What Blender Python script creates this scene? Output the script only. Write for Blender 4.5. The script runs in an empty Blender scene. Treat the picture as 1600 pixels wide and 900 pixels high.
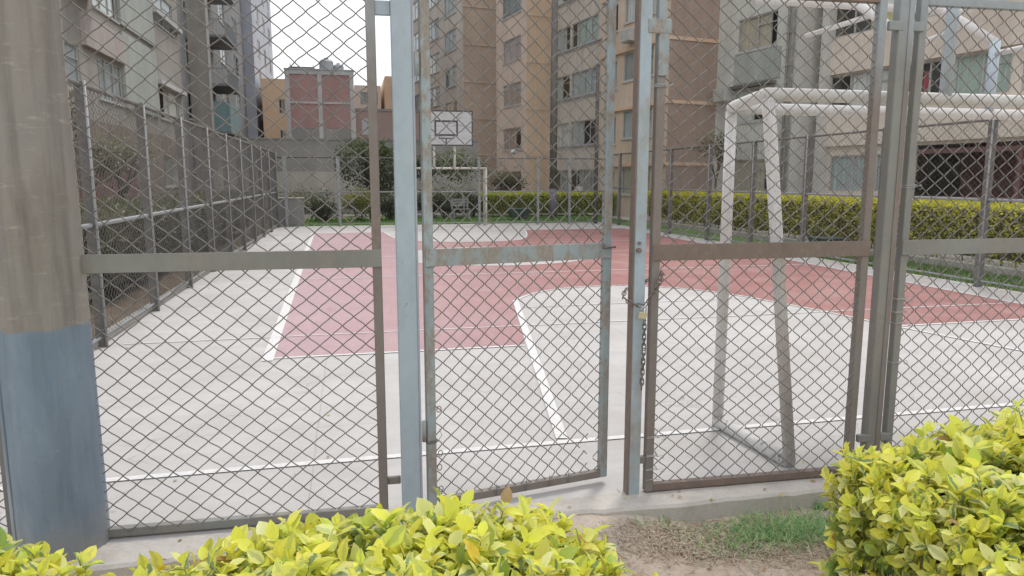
import bpy, math, random
from mathutils import Vector, Matrix, noise
from mathutils.geometry import tessellate_polygon
random.seed(7)
R = math.radians
scn = bpy.context.scene
col = scn.collection
R_FENCE = 0.0336          # the front fence is very slightly skewed to the court

# ------------------------------------------------------------------ materials
def newmat(name):
    m = bpy.data.materials.new(name); m.use_nodes = True
    nt = m.node_tree
    b = nt.nodes['Principled BSDF']
    return m, nt, b
def N(nt, t, **kw):
    n = nt.nodes.new(t)
    for k, v in kw.items():
        if k in n.inputs: n.inputs[k].default_value = v
        else: setattr(n, k, v)
    return n
def L(nt, a, b): nt.links.new(a, b)
def coords(nt, scale=(1, 1, 1), kind='pos'):
    if kind == 'pos':
        g = N(nt, 'ShaderNodeNewGeometry'); s = g.outputs['Position']
    else:
        g = N(nt, 'ShaderNodeTexCoord'); s = g.outputs['Object']
    mp = N(nt, 'ShaderNodeMapping'); mp.inputs['Scale'].default_value = scale
    L(nt, s, mp.inputs['Vector']); return mp.outputs['Vector']
def noise_n(nt, vec, scale, detail=6, rough=.6):
    n = N(nt, 'ShaderNodeTexNoise'); n.inputs['Scale'].default_value = scale
    n.inputs['Detail'].default_value = detail; n.inputs['Roughness'].default_value = rough
    L(nt, vec, n.inputs['Vector']); return n.outputs['Fac']
def ramp(nt, fac, stops):
    r = N(nt, 'ShaderNodeValToRGB'); e = r.color_ramp.elements
    while len(e) < len(stops): e.new(.5)
    for el, (p, c) in zip(e, stops):
        el.position = p; el.color = (c[0], c[1], c[2], 1) if not isinstance(c, float) else (c, c, c, 1)
    L(nt, fac, r.inputs['Fac']); return r.outputs['Color']
def mix(nt, fac, a, b, mode='MIX'):
    m = N(nt, 'ShaderNodeMix'); m.data_type = 'RGBA'; m.blend_type = mode
    if isinstance(fac, float): m.inputs[0].default_value = fac
    else: L(nt, fac, m.inputs[0])
    for i, v in ((6, a), (7, b)):
        if isinstance(v, tuple): m.inputs[i].default_value = (v[0], v[1], v[2], 1)
        else: L(nt, v, m.inputs[i])
    return m.outputs[2]
def bump(nt, b, h, strength=.3, dist=.01):
    bp = N(nt, 'ShaderNodeBump'); bp.inputs['Strength'].default_value = strength; bp.inputs['Distance'].default_value = dist
    L(nt, h, bp.inputs['Height']); L(nt, bp.outputs['Normal'], b.inputs['Normal'])
def mathn(nt, op, a, bb=None):
    m = N(nt, 'ShaderNodeMath'); m.operation = op
    for i, v in enumerate((a, bb)):
        if v is None: continue
        if isinstance(v, (int, float)): m.inputs[i].default_value = v
        else: L(nt, v, m.inputs[i])
    return m.outputs[0]

def mat_var(name, cols, scale=3, rough=.85, stretch=(1, 1, 1), fine=40, finemix=.25, bmp=.25, bdist=.004, kind='pos', metal=0.):
    m, nt, b = newmat(name)
    v = coords(nt, stretch, kind)
    f = noise_n(nt, v, scale)
    n = len(cols)
    c = ramp(nt, f, [(.3 + .4*i/max(1, n-1), cc) for i, cc in enumerate(cols)])
    f2 = noise_n(nt, v, fine, 8, .7)
    g = ramp(nt, f2, [(.25, .62), (.75, 1.0)])
    c2 = mix(nt, finemix, c, g, 'MULTIPLY')
    L(nt, c2, b.inputs['Base Color']); b.inputs['Roughness'].default_value = rough
    b.inputs['Metallic'].default_value = metal
    bump(nt, b, f2, bmp, bdist)
    return m
def mat_paint_rust(name, paint, rust, amount=.5, scale=7, rough=.55, edge=.06, kind='pos', paint2=None, fade=0):
    m, nt, b = newmat(name)
    v = coords(nt, (1, 1, .6), kind)
    f = noise_n(nt, v, scale, 9, .68)
    mask = ramp(nt, f, [(1-amount-edge, .0), (1-amount+edge, 1.)])
    pf = noise_n(nt, v, 2.2, 4)
    pc = ramp(nt, pf, [(.35, paint), (.65, paint2 or tuple(x*.86 for x in paint))])
    rf = noise_n(nt, v, 60, 6, .7)
    rc = ramp(nt, rf, [(.3, rust), (.7, tuple(x*1.5 for x in rust))])
    c = mix(nt, mask, pc, rc)
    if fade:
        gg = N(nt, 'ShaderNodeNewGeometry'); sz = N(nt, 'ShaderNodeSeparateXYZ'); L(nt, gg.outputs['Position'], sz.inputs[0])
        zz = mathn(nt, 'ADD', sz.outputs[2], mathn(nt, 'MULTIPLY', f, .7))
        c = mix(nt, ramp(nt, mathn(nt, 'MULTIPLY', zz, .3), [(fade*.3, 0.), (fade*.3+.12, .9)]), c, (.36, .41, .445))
    g = ramp(nt, noise_n(nt, v, 25, 6, .7), [(.3, .82), (.6, 1.)])
    c = mix(nt, .6, c, g, 'MULTIPLY')
    L(nt, c, b.inputs['Base Color']); b.inputs['Roughness'].default_value = rough
    bump(nt, b, mathn(nt, 'ADD', mathn(nt, 'MULTIPLY', mask, -.7), mathn(nt, 'MULTIPLY', rf, .4)), .35, .002)
    return m
def mat_stucco(name, c1, c2, dirt=.45, lines=0.):
    m, nt, b = newmat(name)
    c1 = tuple(min(.82, v*1.36+.02) for v in c1); c2 = tuple(min(.82, v*1.36+.02) for v in c2)
    v = coords(nt); vs = coords(nt, (1.6, 1.6, .16))
    f = noise_n(nt, v, .5, 5)
    c = ramp(nt, f, [(.35, c1), (.65, c2)])
    s = ramp(nt, noise_n(nt, vs, 1.4, 7, .65), [(.35, .7), (.62, 1.)])
    c = mix(nt, dirt, c, s, 'MULTIPLY')
    s2 = ramp(nt, noise_n(nt, v, 6, 8, .7), [(.3, .8), (.6, 1.)])
    c = mix(nt, .5, c, s2, 'MULTIPLY')
    if lines:
        w = N(nt, 'ShaderNodeTexWave'); w.wave_type = 'BANDS'; w.bands_direction = 'Z'; w.inputs['Scale'].default_value = lines; w.inputs['Distortion'].default_value = .4
        L(nt, v, w.inputs['Vector'])
        wl = ramp(nt, w.outputs['Fac'], [(.0, .85), (.08, 1.)])
        c = mix(nt, .7, c, wl, 'MULTIPLY')
    L(nt, c, b.inputs['Base Color']); b.inputs['Roughness'].default_value = .9
    bump(nt, b, noise_n(nt, v, 30, 6, .7), .3, .01)
    return m

MT = {}
MT['wire'] = mat_var('galvanised_wire', [(.14, .132, .125), (.22, .21, .20), (.17, .145, .125)], 6, .6, fine=120)
MT['wire_far'] = mat_var('old_wire', [(.16, .155, .15), (.24, .235, .23)], 3, .7)
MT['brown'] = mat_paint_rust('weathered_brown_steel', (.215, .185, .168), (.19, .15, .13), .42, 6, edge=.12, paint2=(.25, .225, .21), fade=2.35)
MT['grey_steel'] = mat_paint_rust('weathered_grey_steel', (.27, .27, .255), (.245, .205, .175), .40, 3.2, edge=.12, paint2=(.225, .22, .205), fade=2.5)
MT['blue'] = mat_paint_rust('pale_blue_paint', (.425, .505, .57), (.25, .235, .22), .345, 14, edge=.02, paint2=(.37, .45, .515))
MT['blue_worn'] = mat_paint_rust('worn_blue_paint', (.36, .43, .46), (.25, .225, .20), .50, 16, edge=.05, paint2=(.29, .33, .34))
MT['jamb'] = mat_paint_rust('patchy_jamb_paint', (.42, .51, .57), (.27, .25, .225), .42, 3., edge=.1, paint2=(.37, .45, .51))
MT['rustbrown'] = mat_paint_rust('brown_rusty_side', (.20, .155, .135), (.185, .14, .115), .5, 9, edge=.15)
MT['chain'] = mat_var('rusty_chain_steel', [(.14, .11, .09), (.28, .25, .22)], 40, .5, metal=.5)
MT['brass'] = mat_var('brass', [(.55, .47, .30), (.68, .60, .42)], 30, .4, metal=.35)
MT['tie'] = mat_var('tie_wire', [(.45, .46, .47), (.6, .6, .6)], 30, .4, metal=.5)
MT['goal'] = mat_paint_rust('chipped_white_paint', (.76, .745, .73), (.33, .26, .23), .385, 60, edge=.02, paint2=(.70, .66, .64))
MT['goal_worn'] = mat_paint_rust('flaking_white_paint', (.74, .72, .705), (.38, .33, .30), .42, 150, edge=.03, paint2=(.60, .55, .53))
MT['goalfar'] = mat_var('cream_white_paint', [(.60, .58, .50), (.70, .68, .61)], 8, .6)
MT['groundpipe'] = mat_paint_rust('scuffed_white_pipe', (.72, .71, .70), (.20, .18, .17), .42, 16, edge=.03)
MT['palebluepipe'] = mat_var('pale_blue_pipe', [(.50, .58, .66), (.62, .69, .76)], 6, .5)
MT['board'] = mat_var('worn_white_board', [(.50, .51, .52), (.62, .63, .63), (.42, .42, .42)], 2, .7, (1, 1, 6), bmp=.1)
MT['blackpaint'] = mat_var('black_line_paint', [(.07, .07, .075), (.11, .11, .11)], 9, .7)
MT['lightedge'] = mat_var('light_steel_edge', [(.26, .265, .27), (.36, .365, .37)], 5, .5)
MT['darkpost'] = mat_var('dark_post', [(.14, .13, .122), (.21, .20, .185)], 5, .8)
MT['plainrail'] = mat_var('grey_rail', [(.27, .285, .295), (.35, .36, .37)], 5, .6)
MT['alu'] = mat_var('window_frame_grey', [(.42, .42, .40), (.55, .55, .53)], 4, .5)
MT['darkframe'] = mat_var('dark_window_frame', [(.13, .12, .11), (.19, .18, .17)], 4, .6)
MT['pipe'] = mat_var('drain_pipe_grey', [(.30, .29, .27), (.38, .37, .35)], 4, .7)
MT['trunk'] = mat_var('bark', [(.12, .09, .065), (.22, .18, .14)], 14, .9, (1, 1, .3), bmp=.6)
MT['paletrunk'] = mat_var('pale_bark', [(.42, .40, .35), (.58, .55, .50)], 10, .9, (1, 1, .4))
MT['stem'] = mat_var('hedge_stem', [(.13, .10, .06), (.24, .19, .12)], 30, .9)
MT['shade'] = mat_var('hedge_shade_core', [(.085, .08, .045), (.14, .125, .075)], 14, 1.0, bmp=.8, bdist=.03)  # dark filler colour standing in for shade between the leaves
MT['straw'] = mat_var('dry_straw', [(.22, .15, .11), (.5, .41, .31), (.74, .66, .54)], 55, .95)
MT['maroon'] = mat_var('maroon_wall', [(.16, .085, .075), (.22, .12, .11)], 3, .8, (1, 1, 1))
MT['binblue'] = mat_var('dark_green_plastic', [(.05, .085, .085), (.08, .12, .12)], 3, .5)
MT['tank'] = mat_var('grey_tank', [(.34, .37, .40), (.45, .48, .5)], 3, .6)
MT['white'] = mat_var('white_enamel', [(.72, .72, .72), (.8, .8, .8)], 5, .5)
MT['skin'] = mat_var('skin', [(.36, .21, .14), (.42, .26, .18)], 12, .6)
MT['hair'] = mat_var('dark_hair', [(.02, .017, .015), (.04, .035, .03)], 40, .6)
MT['shirt'] = mat_var('white_cotton', [(.70, .70, .72), (.8, .8, .8)], 8, .9)
MT['trousers'] = mat_var('dark_trousers', [(.04, .045, .06), (.07, .075, .09)], 8, .9)
MT['kerbpaint'] = mat_var('pale_kerb', [(.36, .34, .31), (.50, .47, .44)], 4, .9)
MT['concwall'] = mat_stucco('grey_concrete_wall', (.20, .195, .19), (.27, .26, .25), .6)
MT['concpale'] = mat_stucco('pale_render', (.34, .32, .29), (.40, .38, .35), .6)
MT['concframe'] = mat_stucco('concrete_frame', (.36, .36, .37), (.45, .45, .45), .4)
MT['bst_grey'] = mat_stucco('beige_grey_stucco', (.44, .395, .345), (.49, .445, .395), .55)
MT['bst_brown'] = mat_stucco('brown_stucco', (.34, .26, .20), (.385, .30, .235), .45, lines=.0)
MT['bst_tan'] = mat_stucco('tan_stucco', (.50, .37, .255), (.54, .41, .29), .4)
MT['bst_peach'] = mat_stucco('peach_stucco', (.52, .415, .34), (.57, .465, .39), .4)
MT['bst_tan2'] = mat_stucco('warm_tan_stucco', (.47, .375, .29), (.52, .42, .335), .45)
MT['bst_dark'] = mat_stucco('dark_brown_stucco', (.265, .195, .155), (.315, .235, .195), .5)
MT['bst_green'] = mat_stucco('grey_green_stucco', (.44, .45, .42), (.50, .51, .475), .4)
MT['bst_beige'] = mat_stucco('warm_beige_stucco', (.50, .435, .375), (.56, .50, .435), .35)
MT['bst_greyb'] = mat_stucco('soft_grey_stucco', (.42, .41, .38), (.47, .455, .43), .45)
MT['orange'] = mat_stucco('orange_stucco', (.58, .39, .26), (.62, .45, .32), .2)
MT['pinkst'] = mat_stucco('pinkish_stucco', (.60, .46, .40), (.64, .52, .46), .2)
MT['left_st'] = mat_stucco('left_block_stucco', (.235, .215, .195), (.285, .27, .25), .6)
MT['left_dark'] = mat_stucco('left_block_dark', (.145, .145, .15), (.19, .19, .195), .6)
MT['left_pink'] = mat_stucco('left_block_pink', (.32, .28, .265), (.37, .33, .315), .45)
MT['left_green'] = mat_stucco('left_block_green', (.285, .31, .29), (.33, .355, .33), .5)
MT['left_blue'] = mat_stucco('left_block_bluegrey', (.27, .29, .33), (.34, .36, .41), .4)
MT['left_low'] = mat_stucco('left_block_ground_floor', (.165, .125, .10), (.22, .18, .15), .6)
MT['teal'] = mat_stucco('teal_panel', (.16, .23, .24), (.20, .29, .30), .4)
MT['ledge'] = mat_stucco('orange_ledge', (.50, .345, .245), (.54, .39, .29), .3)
MT['soil'] = mat_var('garden_soil', [(.16, .11, .075), (.27, .2, .14), (.10, .09, .05)], 1.5, 1., fine=20, bmp=.6, bdist=.03)
MT['terracotta'] = mat_var('pinkish_paving', [(.30, .20, .16), (.38, .27, .21)], 5, .9)

def mat_glass():
    m, nt, b = newmat('window_glass')
    nt.nodes.remove(b); o = nt.nodes['Material Output']
    t = N(nt, 'ShaderNodeBsdfTransparent'); t.inputs['Color'].default_value = (.93, .96, .95, 1)
    g = N(nt, 'ShaderNodeBsdfGlossy'); g.inputs['Roughness'].default_value = .06; g.inputs['Color'].default_value = (.8, .85, .87, 1)
    f = N(nt, 'ShaderNodeLayerWeight'); f.inputs['Blend'].default_value = .22
    mx = N(nt, 'ShaderNodeMixShader')
    L(nt, mathn(nt, 'ADD', mathn(nt, 'MULTIPLY', f.outputs['Facing'], .45), .04), mx.inputs[0]); L(nt, t.outputs[0], mx.inputs[1]); L(nt, g.outputs[0], mx.inputs[2]); L(nt, mx.outputs[0], o.inputs[0])
    return m
MT['glass'] = mat_glass()
def mat_cloth(name, c):
    m, nt, b = newmat(name)
    v = coords(nt, (6, 6, .4)); f = noise_n(nt, v, 2.5, 4)
    L(nt, ramp(nt, f, [(.35, tuple(x*.78 for x in c)), (.6, c)]), b.inputs['Base Color']); b.inputs['Roughness'].default_value = .95
    return m
CUR = [mat_cloth('white_curtain', (.78, .78, .76)), mat_cloth('grey_curtain', (.45, .45, .44)), mat_cloth('beige_curtain', (.62, .55, .45)),
       mat_cloth('blue_grey_blind', (.55, .6, .62)), mat_cloth('pink_curtain', (.55, .40, .36))]
CUR_Y = mat_cloth('yellow_curtain', (.68, .60, .32)); CUR_R = mat_cloth('red_curtain', (.45, .08, .11)); CUR_G = mat_cloth('pale_green_blind', (.52, .62, .57))

def mat_court():
    m, nt, b = newmat('court_concrete')
    v = coords(nt); f = noise_n(nt, v, .35, 5)
    c = ramp(nt, f, [(.3, (.50, .478, .47)), (.7, (.585, .567, .56))])
    s = ramp(nt, noise_n(nt, v, 2.2, 8, .72), [(.3, .86), (.62, 1.)])
    c = mix(nt, .8, c, s, 'MULTIPLY')
    vs = coords(nt, (.25, 3., 1)); st = ramp(nt, noise_n(nt, vs, 2, 6, .6), [(.35, .9), (.55, 1.)])
    c = mix(nt, .6, c, st, 'MULTIPLY')
    sp = ramp(nt, noise_n(nt, v, 90, 4, .7), [(.32, .75), (.42, 1.)])
    c = mix(nt, .5, c, sp, 'MULTIPLY')
    du = ramp(nt, noise_n(nt, v, .8, 9, .7), [(.47, .0), (.64, .6)])
    c = mix(nt, du, c, (.43, .40, .375))
    sc = ramp(nt, noise_n(nt, coords(nt, (.6, 2.4, 1)), 5, 9, .8), [(.60, .0), (.70, .4)])
    c = mix(nt, sc, c, (.36, .34, .32))
    # casting joints every 3.0 m both ways and hairline cracks
    g = N(nt, 'ShaderNodeNewGeometry'); sx = N(nt, 'ShaderNodeSeparateXYZ'); L(nt, g.outputs['Position'], sx.inputs[0])
    for ax, off, per in ((0, 3.24, 3.), (1, .45, 3.1)):
        wob = mathn(nt, 'MULTIPLY', noise_n(nt, v, 3, 3), .02)
        p = mathn(nt, 'ADD', mathn(nt, 'ADD', sx.outputs[ax], off+60), wob)
        d = mathn(nt, 'ABSOLUTE', mathn(nt, 'SUBTRACT', mathn(nt, 'FRACT', mathn(nt, 'DIVIDE', p, per)), .5))
        line = mathn(nt, 'GREATER_THAN', d, .5-.003/per)
        line = mathn(nt, 'MULTIPLY', line, .45)
        c = mix(nt, line, c, (.22, .2, .19))
    vo = N(nt, 'ShaderNodeTexVoronoi'); vo.feature = 'DISTANCE_TO_EDGE'; vo.inputs['Scale'].default_value = .32
    dv = N(nt, 'ShaderNodeVectorMath'); dv.operation = 'ADD'
    nn = N(nt, 'ShaderNodeTexNoise'); nn.inputs['Scale'].default_value = 2.; nn.inputs['Detail'].default_value = 6; L(nt, v, nn.inputs['Vector'])
    L(nt, v, dv.inputs[0]); L(nt, nn.outputs['Color'], dv.inputs[1]); L(nt, dv.outputs[0], vo.inputs['Vector'])
    cr = ramp(nt, vo.outputs['Distance'], [(.0, .55), (.0025, 1.)])
    c = mix(nt, .45, c, cr, 'MULTIPLY')
    L(nt, c, b.inputs['Base Color']); b.inputs['Roughness'].default_value = .8
    bump(nt, b, noise_n(nt, v, 60, 6, .7), .2, .003)
    return m
MT['court'] = mat_court()
def mat_redpaint():
    m, nt, b = newmat('faded_red_court_paint_with_haze')
    v = coords(nt); f = noise_n(nt, v, .6, 6)
    c = ramp(nt, f, [(.3, (.30, .125, .12)), (.7, (.375, .175, .162))])
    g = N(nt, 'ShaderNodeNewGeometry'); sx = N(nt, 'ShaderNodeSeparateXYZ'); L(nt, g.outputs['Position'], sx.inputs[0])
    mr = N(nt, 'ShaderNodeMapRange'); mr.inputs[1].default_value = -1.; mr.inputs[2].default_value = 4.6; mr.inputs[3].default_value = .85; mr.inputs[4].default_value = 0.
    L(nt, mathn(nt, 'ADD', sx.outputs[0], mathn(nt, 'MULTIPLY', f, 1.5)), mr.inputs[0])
    c = mix(nt, mr.outputs[0], c, (.54, .41, .455))       # veiling haze over the left half, put into the colour as paler mauve
    s = ramp(nt, noise_n(nt, coords(nt, (3, .5, 1)), 3, 8, .7), [(.3, .82), (.6, 1.)])
    c = mix(nt, .6, c, s, 'MULTIPLY')
    wn = ramp(nt, noise_n(nt, v, 22, 8, .75), [(.58, .0), (.70, .7)])
    c = mix(nt, wn, c, (.6, .53, .5))
    pt = ramp(nt, noise_n(nt, v, 1.1, 9, .7), [(.46, .0), (.62, .20)])
    c = mix(nt, pt, c, (.56, .44, .42))
    dk = ramp(nt, noise_n(nt, coords(nt, (1, .45, 1)), 2.3, 9, .75), [(.56, .0), (.70, .35)])
    c = mix(nt, dk, c, (.24, .13, .12))
    L(nt, c, b.inputs['Base Color']); b.inputs['Roughness'].default_value = .75
    bump(nt, b, noise_n(nt, v, 60, 6, .7), .2, .003)
    return m
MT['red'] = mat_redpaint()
def mat_line():
    m, nt, b = newmat('worn_white_line')
    v = coords(nt); w = ramp(nt, noise_n(nt, v, 18, 8, .75), [(.36, .75), (.56, .15)])
    c = mix(nt, w, (.75, .74, .745), (.58, .56, .545))
    L(nt, c, b.inputs['Base Color']); b.inputs['Roughness'].default_value = .7
    return m
MT['line'] = mat_line()
def mat_bricks(name, c1, c2, mortar, scale=4.):
    m, nt, b = newmat(name)
    g = N(nt, 'ShaderNodeNewGeometry'); sx = N(nt, 'ShaderNodeSeparateXYZ'); L(nt, g.outputs['Position'], sx.inputs[0])
    cb = N(nt, 'ShaderNodeCombineXYZ'); L(nt, mathn(nt, 'ADD', sx.outputs[0], sx.outputs[1]), cb.inputs[0]); L(nt, sx.outputs[2], cb.inputs[1])
    br = N(nt, 'ShaderNodeTexBrick'); br.inputs['Scale'].default_value = scale
    br.inputs['Color1'].default_value = (*c1, 1); br.inputs['Color2'].default_value = (*c2, 1); br.inputs['Mortar'].default_value = (*mortar, 1)
    br.inputs['Mortar Size'].default_value = .025
    L(nt, cb.outputs[0], br.inputs['Vector'])
    v = coords(nt, (1, 1, .4)); s = ramp(nt, noise_n(nt, v, .7, 7, .6), [(.3, .72), (.65, 1.)])
    L(nt, mix(nt, .7, br.outputs['Color'], s, 'MULTIPLY'), b.inputs['Base Color']); b.inputs['Roughness'].default_value = .9
    return m
MT['brick'] = mat_bricks('red_brick', (.42, .235, .23), (.48, .28, .265), (.44, .36, .34))
MT['brick2'] = mat_bricks('dull_brick', (.42, .29, .27), (.46, .33, .30), (.42, .37, .35))
def mat_bigpost():
    m, nt, b = newmat('two_tone_post_paint')
    v = coords(nt, (1, 1, .35)); g = N(nt, 'ShaderNodeNewGeometry'); sx = N(nt, 'ShaderNodeSeparateXYZ'); L(nt, g.outputs['Position'], sx.inputs[0])
    f = noise_n(nt, v, 5, 8, .65)
    brown = ramp(nt, f, [(.3, (.215, .19, .17)), (.5, (.29, .265, .24)), (.7, (.25, .24, .228))])
    sc = ramp(nt, noise_n(nt, coords(nt, (2, 2, 9)), 3, 8, .75), [(.56, .0), (.66, .6)])
    brown = mix(nt, sc, brown, (.45, .42, .38))
    dr = ramp(nt, noise_n(nt, coords(nt, (5, 5, .22)), 3, 8, .7), [(.34, .62), (.56, 1.)])
    brown = mix(nt, .8, brown, dr, 'MULTIPLY')
    blue = ramp(nt, noise_n(nt, v, 4, 8, .6), [(.32, (.175, .23, .295)), (.52, (.225, .29, .36)), (.68, (.31, .37, .42))])
    ch = ramp(nt, noise_n(nt, coords(nt, (1, 1, 1.6)), 19, 9, .8), [(.63, .0), (.66, .8)])
    blue = mix(nt, ch, blue, (.30, .23, .20))
    ch2 = ramp(nt, noise_n(nt, coords(nt, (1.3, 1.3, .8)), 11, 9, .8), [(.60, .0), (.68, .5)])
    blue = mix(nt, ch2, blue, (.42, .45, .46))
    bd = ramp(nt, noise_n(nt, coords(nt, (4, 4, .3)), 3, 8, .7), [(.34, .72), (.56, 1.)])
    blue = mix(nt, .8, blue, bd, 'MULTIPLY')
    z = mathn(nt, 'ADD', sx.outputs[2], mathn(nt, 'MULTIPLY', noise_n(nt, coords(nt), 11, 7), .075))
    mk = ramp(nt, mathn(nt, 'MULTIPLY', z, .5), [(.515, .0), (.518, 1.)])
    c = mix(nt, mk, blue, brown)
    gr = ramp(nt, mathn(nt, 'ADD', sx.outputs[2], mathn(nt, 'MULTIPLY', noise_n(nt, coords(nt), 8, 6), .3)), [(.12, .75), (.34, 0.)])
    c = mix(nt, gr, c, (.30, .27, .235))
    sp = ramp(nt, noise_n(nt, coords(nt), 45, 5, .7), [(.28, .7), (.4, 1.)])
    c = mix(nt, .5, c, sp, 'MULTIPLY')
    L(nt, c, b.inputs['Base Color']); b.inputs['Roughness'].default_value = .6
    bump(nt, b, f, .25, .006)
    return m
MT['bigpost'] = mat_bigpost()
def mat_dirt():
    m, nt, b = newmat('dusty_earth')
    v = coords(nt); f = noise_n(nt, v, 2.4, 8, .65)
    c = ramp(nt, f, [(.3, (.42, .30, .235)), (.5, (.57, .465, .385)), (.68, (.62, .55, .475))])
    f2 = noise_n(nt, v, 40, 8, .75); g = ramp(nt, f2, [(.3, .62), (.6, 1.)])
    c = mix(nt, .7, c, g, 'MULTIPLY')
    st = ramp(nt, noise_n(nt, v, 160, 3, .6), [(.66, .0), (.7, .7)])
    c = mix(nt, st, c, (.6, .56, .5))
    L(nt, c, b.inputs['Base Color']); b.inputs['Roughness'].default_value = 1.
    bump(nt, b, mathn(nt, 'ADD', f2, f), .6, .012)
    return m
MT['dirt'] = mat_dirt()
MT['lawn'] = mat_var('lawn_green', [(.10, .18, .05), (.17, .28, .08), (.21, .28, .11)], 1.2, 1., fine=30, finemix=.6, bmp=.7, bdist=.03)
MT['kerb'] = mat_var('kerb_concrete', [(.46, .415, .375), (.60, .56, .52), (.50, .455, .42)], 3, .95, fine=45, finemix=.5, bmp=.5, bdist=.006)

def mat_leaf(name, variegated=True, trans=.35):
    m, nt, b = newmat(name)
    a = N(nt, 'ShaderNodeAttribute'); a.attribute_name = 'Col'
    c = a.outputs['Color']
    if variegated:
        uv = N(nt, 'ShaderNodeUVMap'); sx = N(nt, 'ShaderNodeSeparateXYZ'); L(nt, uv.outputs[0], sx.inputs[0])
        nz = noise_n(nt, coords(nt), 70, 3)
        w = mathn(nt, 'ADD', mathn(nt, 'ABSOLUTE', sx.outputs[0]), mathn(nt, 'MULTIPLY', mathn(nt, 'SUBTRACT', nz, .5), .9))
        core = ramp(nt, w, [(.30, 1.), (.44, 0.)])
        aa = N(nt, 'ShaderNodeAttribute'); aa.attribute_name = 'Var'
        fac = mathn(nt, 'MULTIPLY', core, aa.outputs['Fac'])
        c = mix(nt, fac, c, (.27, .36, .20))
        vein = ramp(nt, mathn(nt, 'ABSOLUTE', sx.outputs[0]), [(.0, 1.12), (.07, 1.0)])
        c = mix(nt, 1., c, vein, 'MULTIPLY')
    L(nt, c, b.inputs['Base Color']); b.inputs['Roughness'].default_value = .45
    b.inputs['Specular IOR Level'].default_value = .35
    tr = N(nt, 'ShaderNodeBsdfTranslucent'); L(nt, c, tr.inputs['Color'])
    mx = N(nt, 'ShaderNodeMixShader'); mx.inputs[0].default_value = trans
    o = nt.nodes['Material Output']
    L(nt, b.outputs[0], mx.inputs[1]); L(nt, tr.outputs[0], mx.inputs[2]); L(nt, mx.outputs[0], o.inputs[0])
    return m
MT['leafV'] = mat_leaf('variegated_leaf', True, .42); MT['leaf'] = mat_leaf('plain_leaf', False)

# ------------------------------------------------------------------ mesh helpers
class MB:
    def __init__(s): s.v = []; s.f = []; s.mi = []; s.cm = 0
    def quad(s, a, b, c, d):
        n = len(s.v); s.v += [tuple(a), tuple(b), tuple(c), tuple(d)]; s.f.append((n, n+1, n+2, n+3)); s.mi.append(s.cm)
    def box(s, x0, x1, y0, y1, z0, z1, bev=0.):
        if x0 > x1: x0, x1 = x1, x0
        if y0 > y1: y0, y1 = y1, y0
        n = len(s.v)
        if bev <= 0:
            s.v += [(x0, y0, z0), (x1, y0, z0), (x1, y1, z0), (x0, y1, z0), (x0, y0, z1), (x1, y0, z1), (x1, y1, z1), (x0, y1, z1)]
            fs = [(0, 3, 2, 1), (4, 5, 6, 7), (0, 1, 5, 4), (1, 2, 6, 5), (2, 3, 7, 6), (3, 0, 4, 7)]
        else:
            e = bev; ring = [(x0+e, y0), (x1-e, y0), (x1, y0+e), (x1, y1-e), (x1-e, y1), (x0+e, y1), (x0, y1-e), (x0, y0+e)]
            cx, cy = (x0+x1)/2, (y0+y1)/2
            def ins(p): return (p[0]+(e*.7 if p[0] < cx else -e*.7), p[1]+(e*.7 if p[1] < cy else -e*.7))
            for z, fn in ((z0, ins), (z0+e, None), (z1-e, None), (z1, ins)):
                for p in ring:
                    q = fn(p) if fn else p; s.v.append((q[0], q[1], z))
            fs = [tuple(reversed(range(8))), tuple(range(24, 32))]
            for r in range(3):
                for i in range(8):
                    j = (i+1) % 8; fs.append((r*8+i, r*8+j, r*8+8+j, r*8+8+i))
        for f in fs: s.f.append(tuple(n+i for i in f)); s.mi.append(s.cm)
    def tube(s, pts, r, k=8, cap=True, closed=False):
        pts = [Vector(p) for p in pts]; n = len(pts); base = len(s.v)
        rr = r if isinstance(r, (list, tuple)) else [r]*n
        up = None
        for i, p in enumerate(pts):
            if closed: t = pts[(i+1) % n]-pts[i-1]
            else: t = pts[min(i+1, n-1)]-pts[max(i-1, 0)]
            if t.length < 1e-9: t = Vector((0, 0, 1))
            t.normalize()
            if up is None:
                up = Vector((0, 0, 1)) if abs(t.z) < .9 else Vector((0, 1, 0))
            a = up-t*up.dot(t)
            if a.length < 1e-6: a = t.orthogonal()
            a.normalize(); up = a; b = t.cross(a)
            for j in range(k):
                q = 2*math.pi*(j+.5)/k
                s.v.append(tuple(p+(a*math.cos(q)+b*math.sin(q))*rr[i]))
        m = n if closed else n-1
        for i in range(m):
            i2 = (i+1) % n
            for j in range(k):
                j2 = (j+1) % k
                s.f.append((base+i*k+j, base+i*k+j2, base+i2*k+j2, base+i2*k+j)); s.mi.append(s.cm)
        if cap and not closed:
            s.f.append(tuple(base+j for j in reversed(range(k)))); s.mi.append(s.cm)
            s.f.append(tuple(base+(n-1)*k+j for j in range(k))); s.mi.append(s.cm)
    def build(s, name, mat, parent=None, smooth=False, at=None):
        me = bpy.data.meshes.new(name)
        me.from_pydata(s.v, [], s.f)
        for m in (mat if isinstance(mat, list) else [mat]): me.materials.append(m)
        if isinstance(mat, list): me.polygons.foreach_set('material_index', s.mi)
        if smooth: me.polygons.foreach_set('use_smooth', [True]*len(s.f))
        me.update()
        o = bpy.data.objects.new(name, me); col.objects.link(o)
        if parent: o.parent = parent
        if at: o.location = at
        return o
def empty(name, loc=(0, 0, 0), rz=0.):
    o = bpy.data.objects.new(name, None); col.objects.link(o); o.location = loc; o.rotation_euler = (0, 0, rz); o.empty_display_size = .2
    return o
def tag(o, label, cat, group=None):
    o['label'] = label; o['category'] = cat
    if group: o['group'] = group
    return o
def struct(o): o['kind'] = 'structure'; return o
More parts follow.
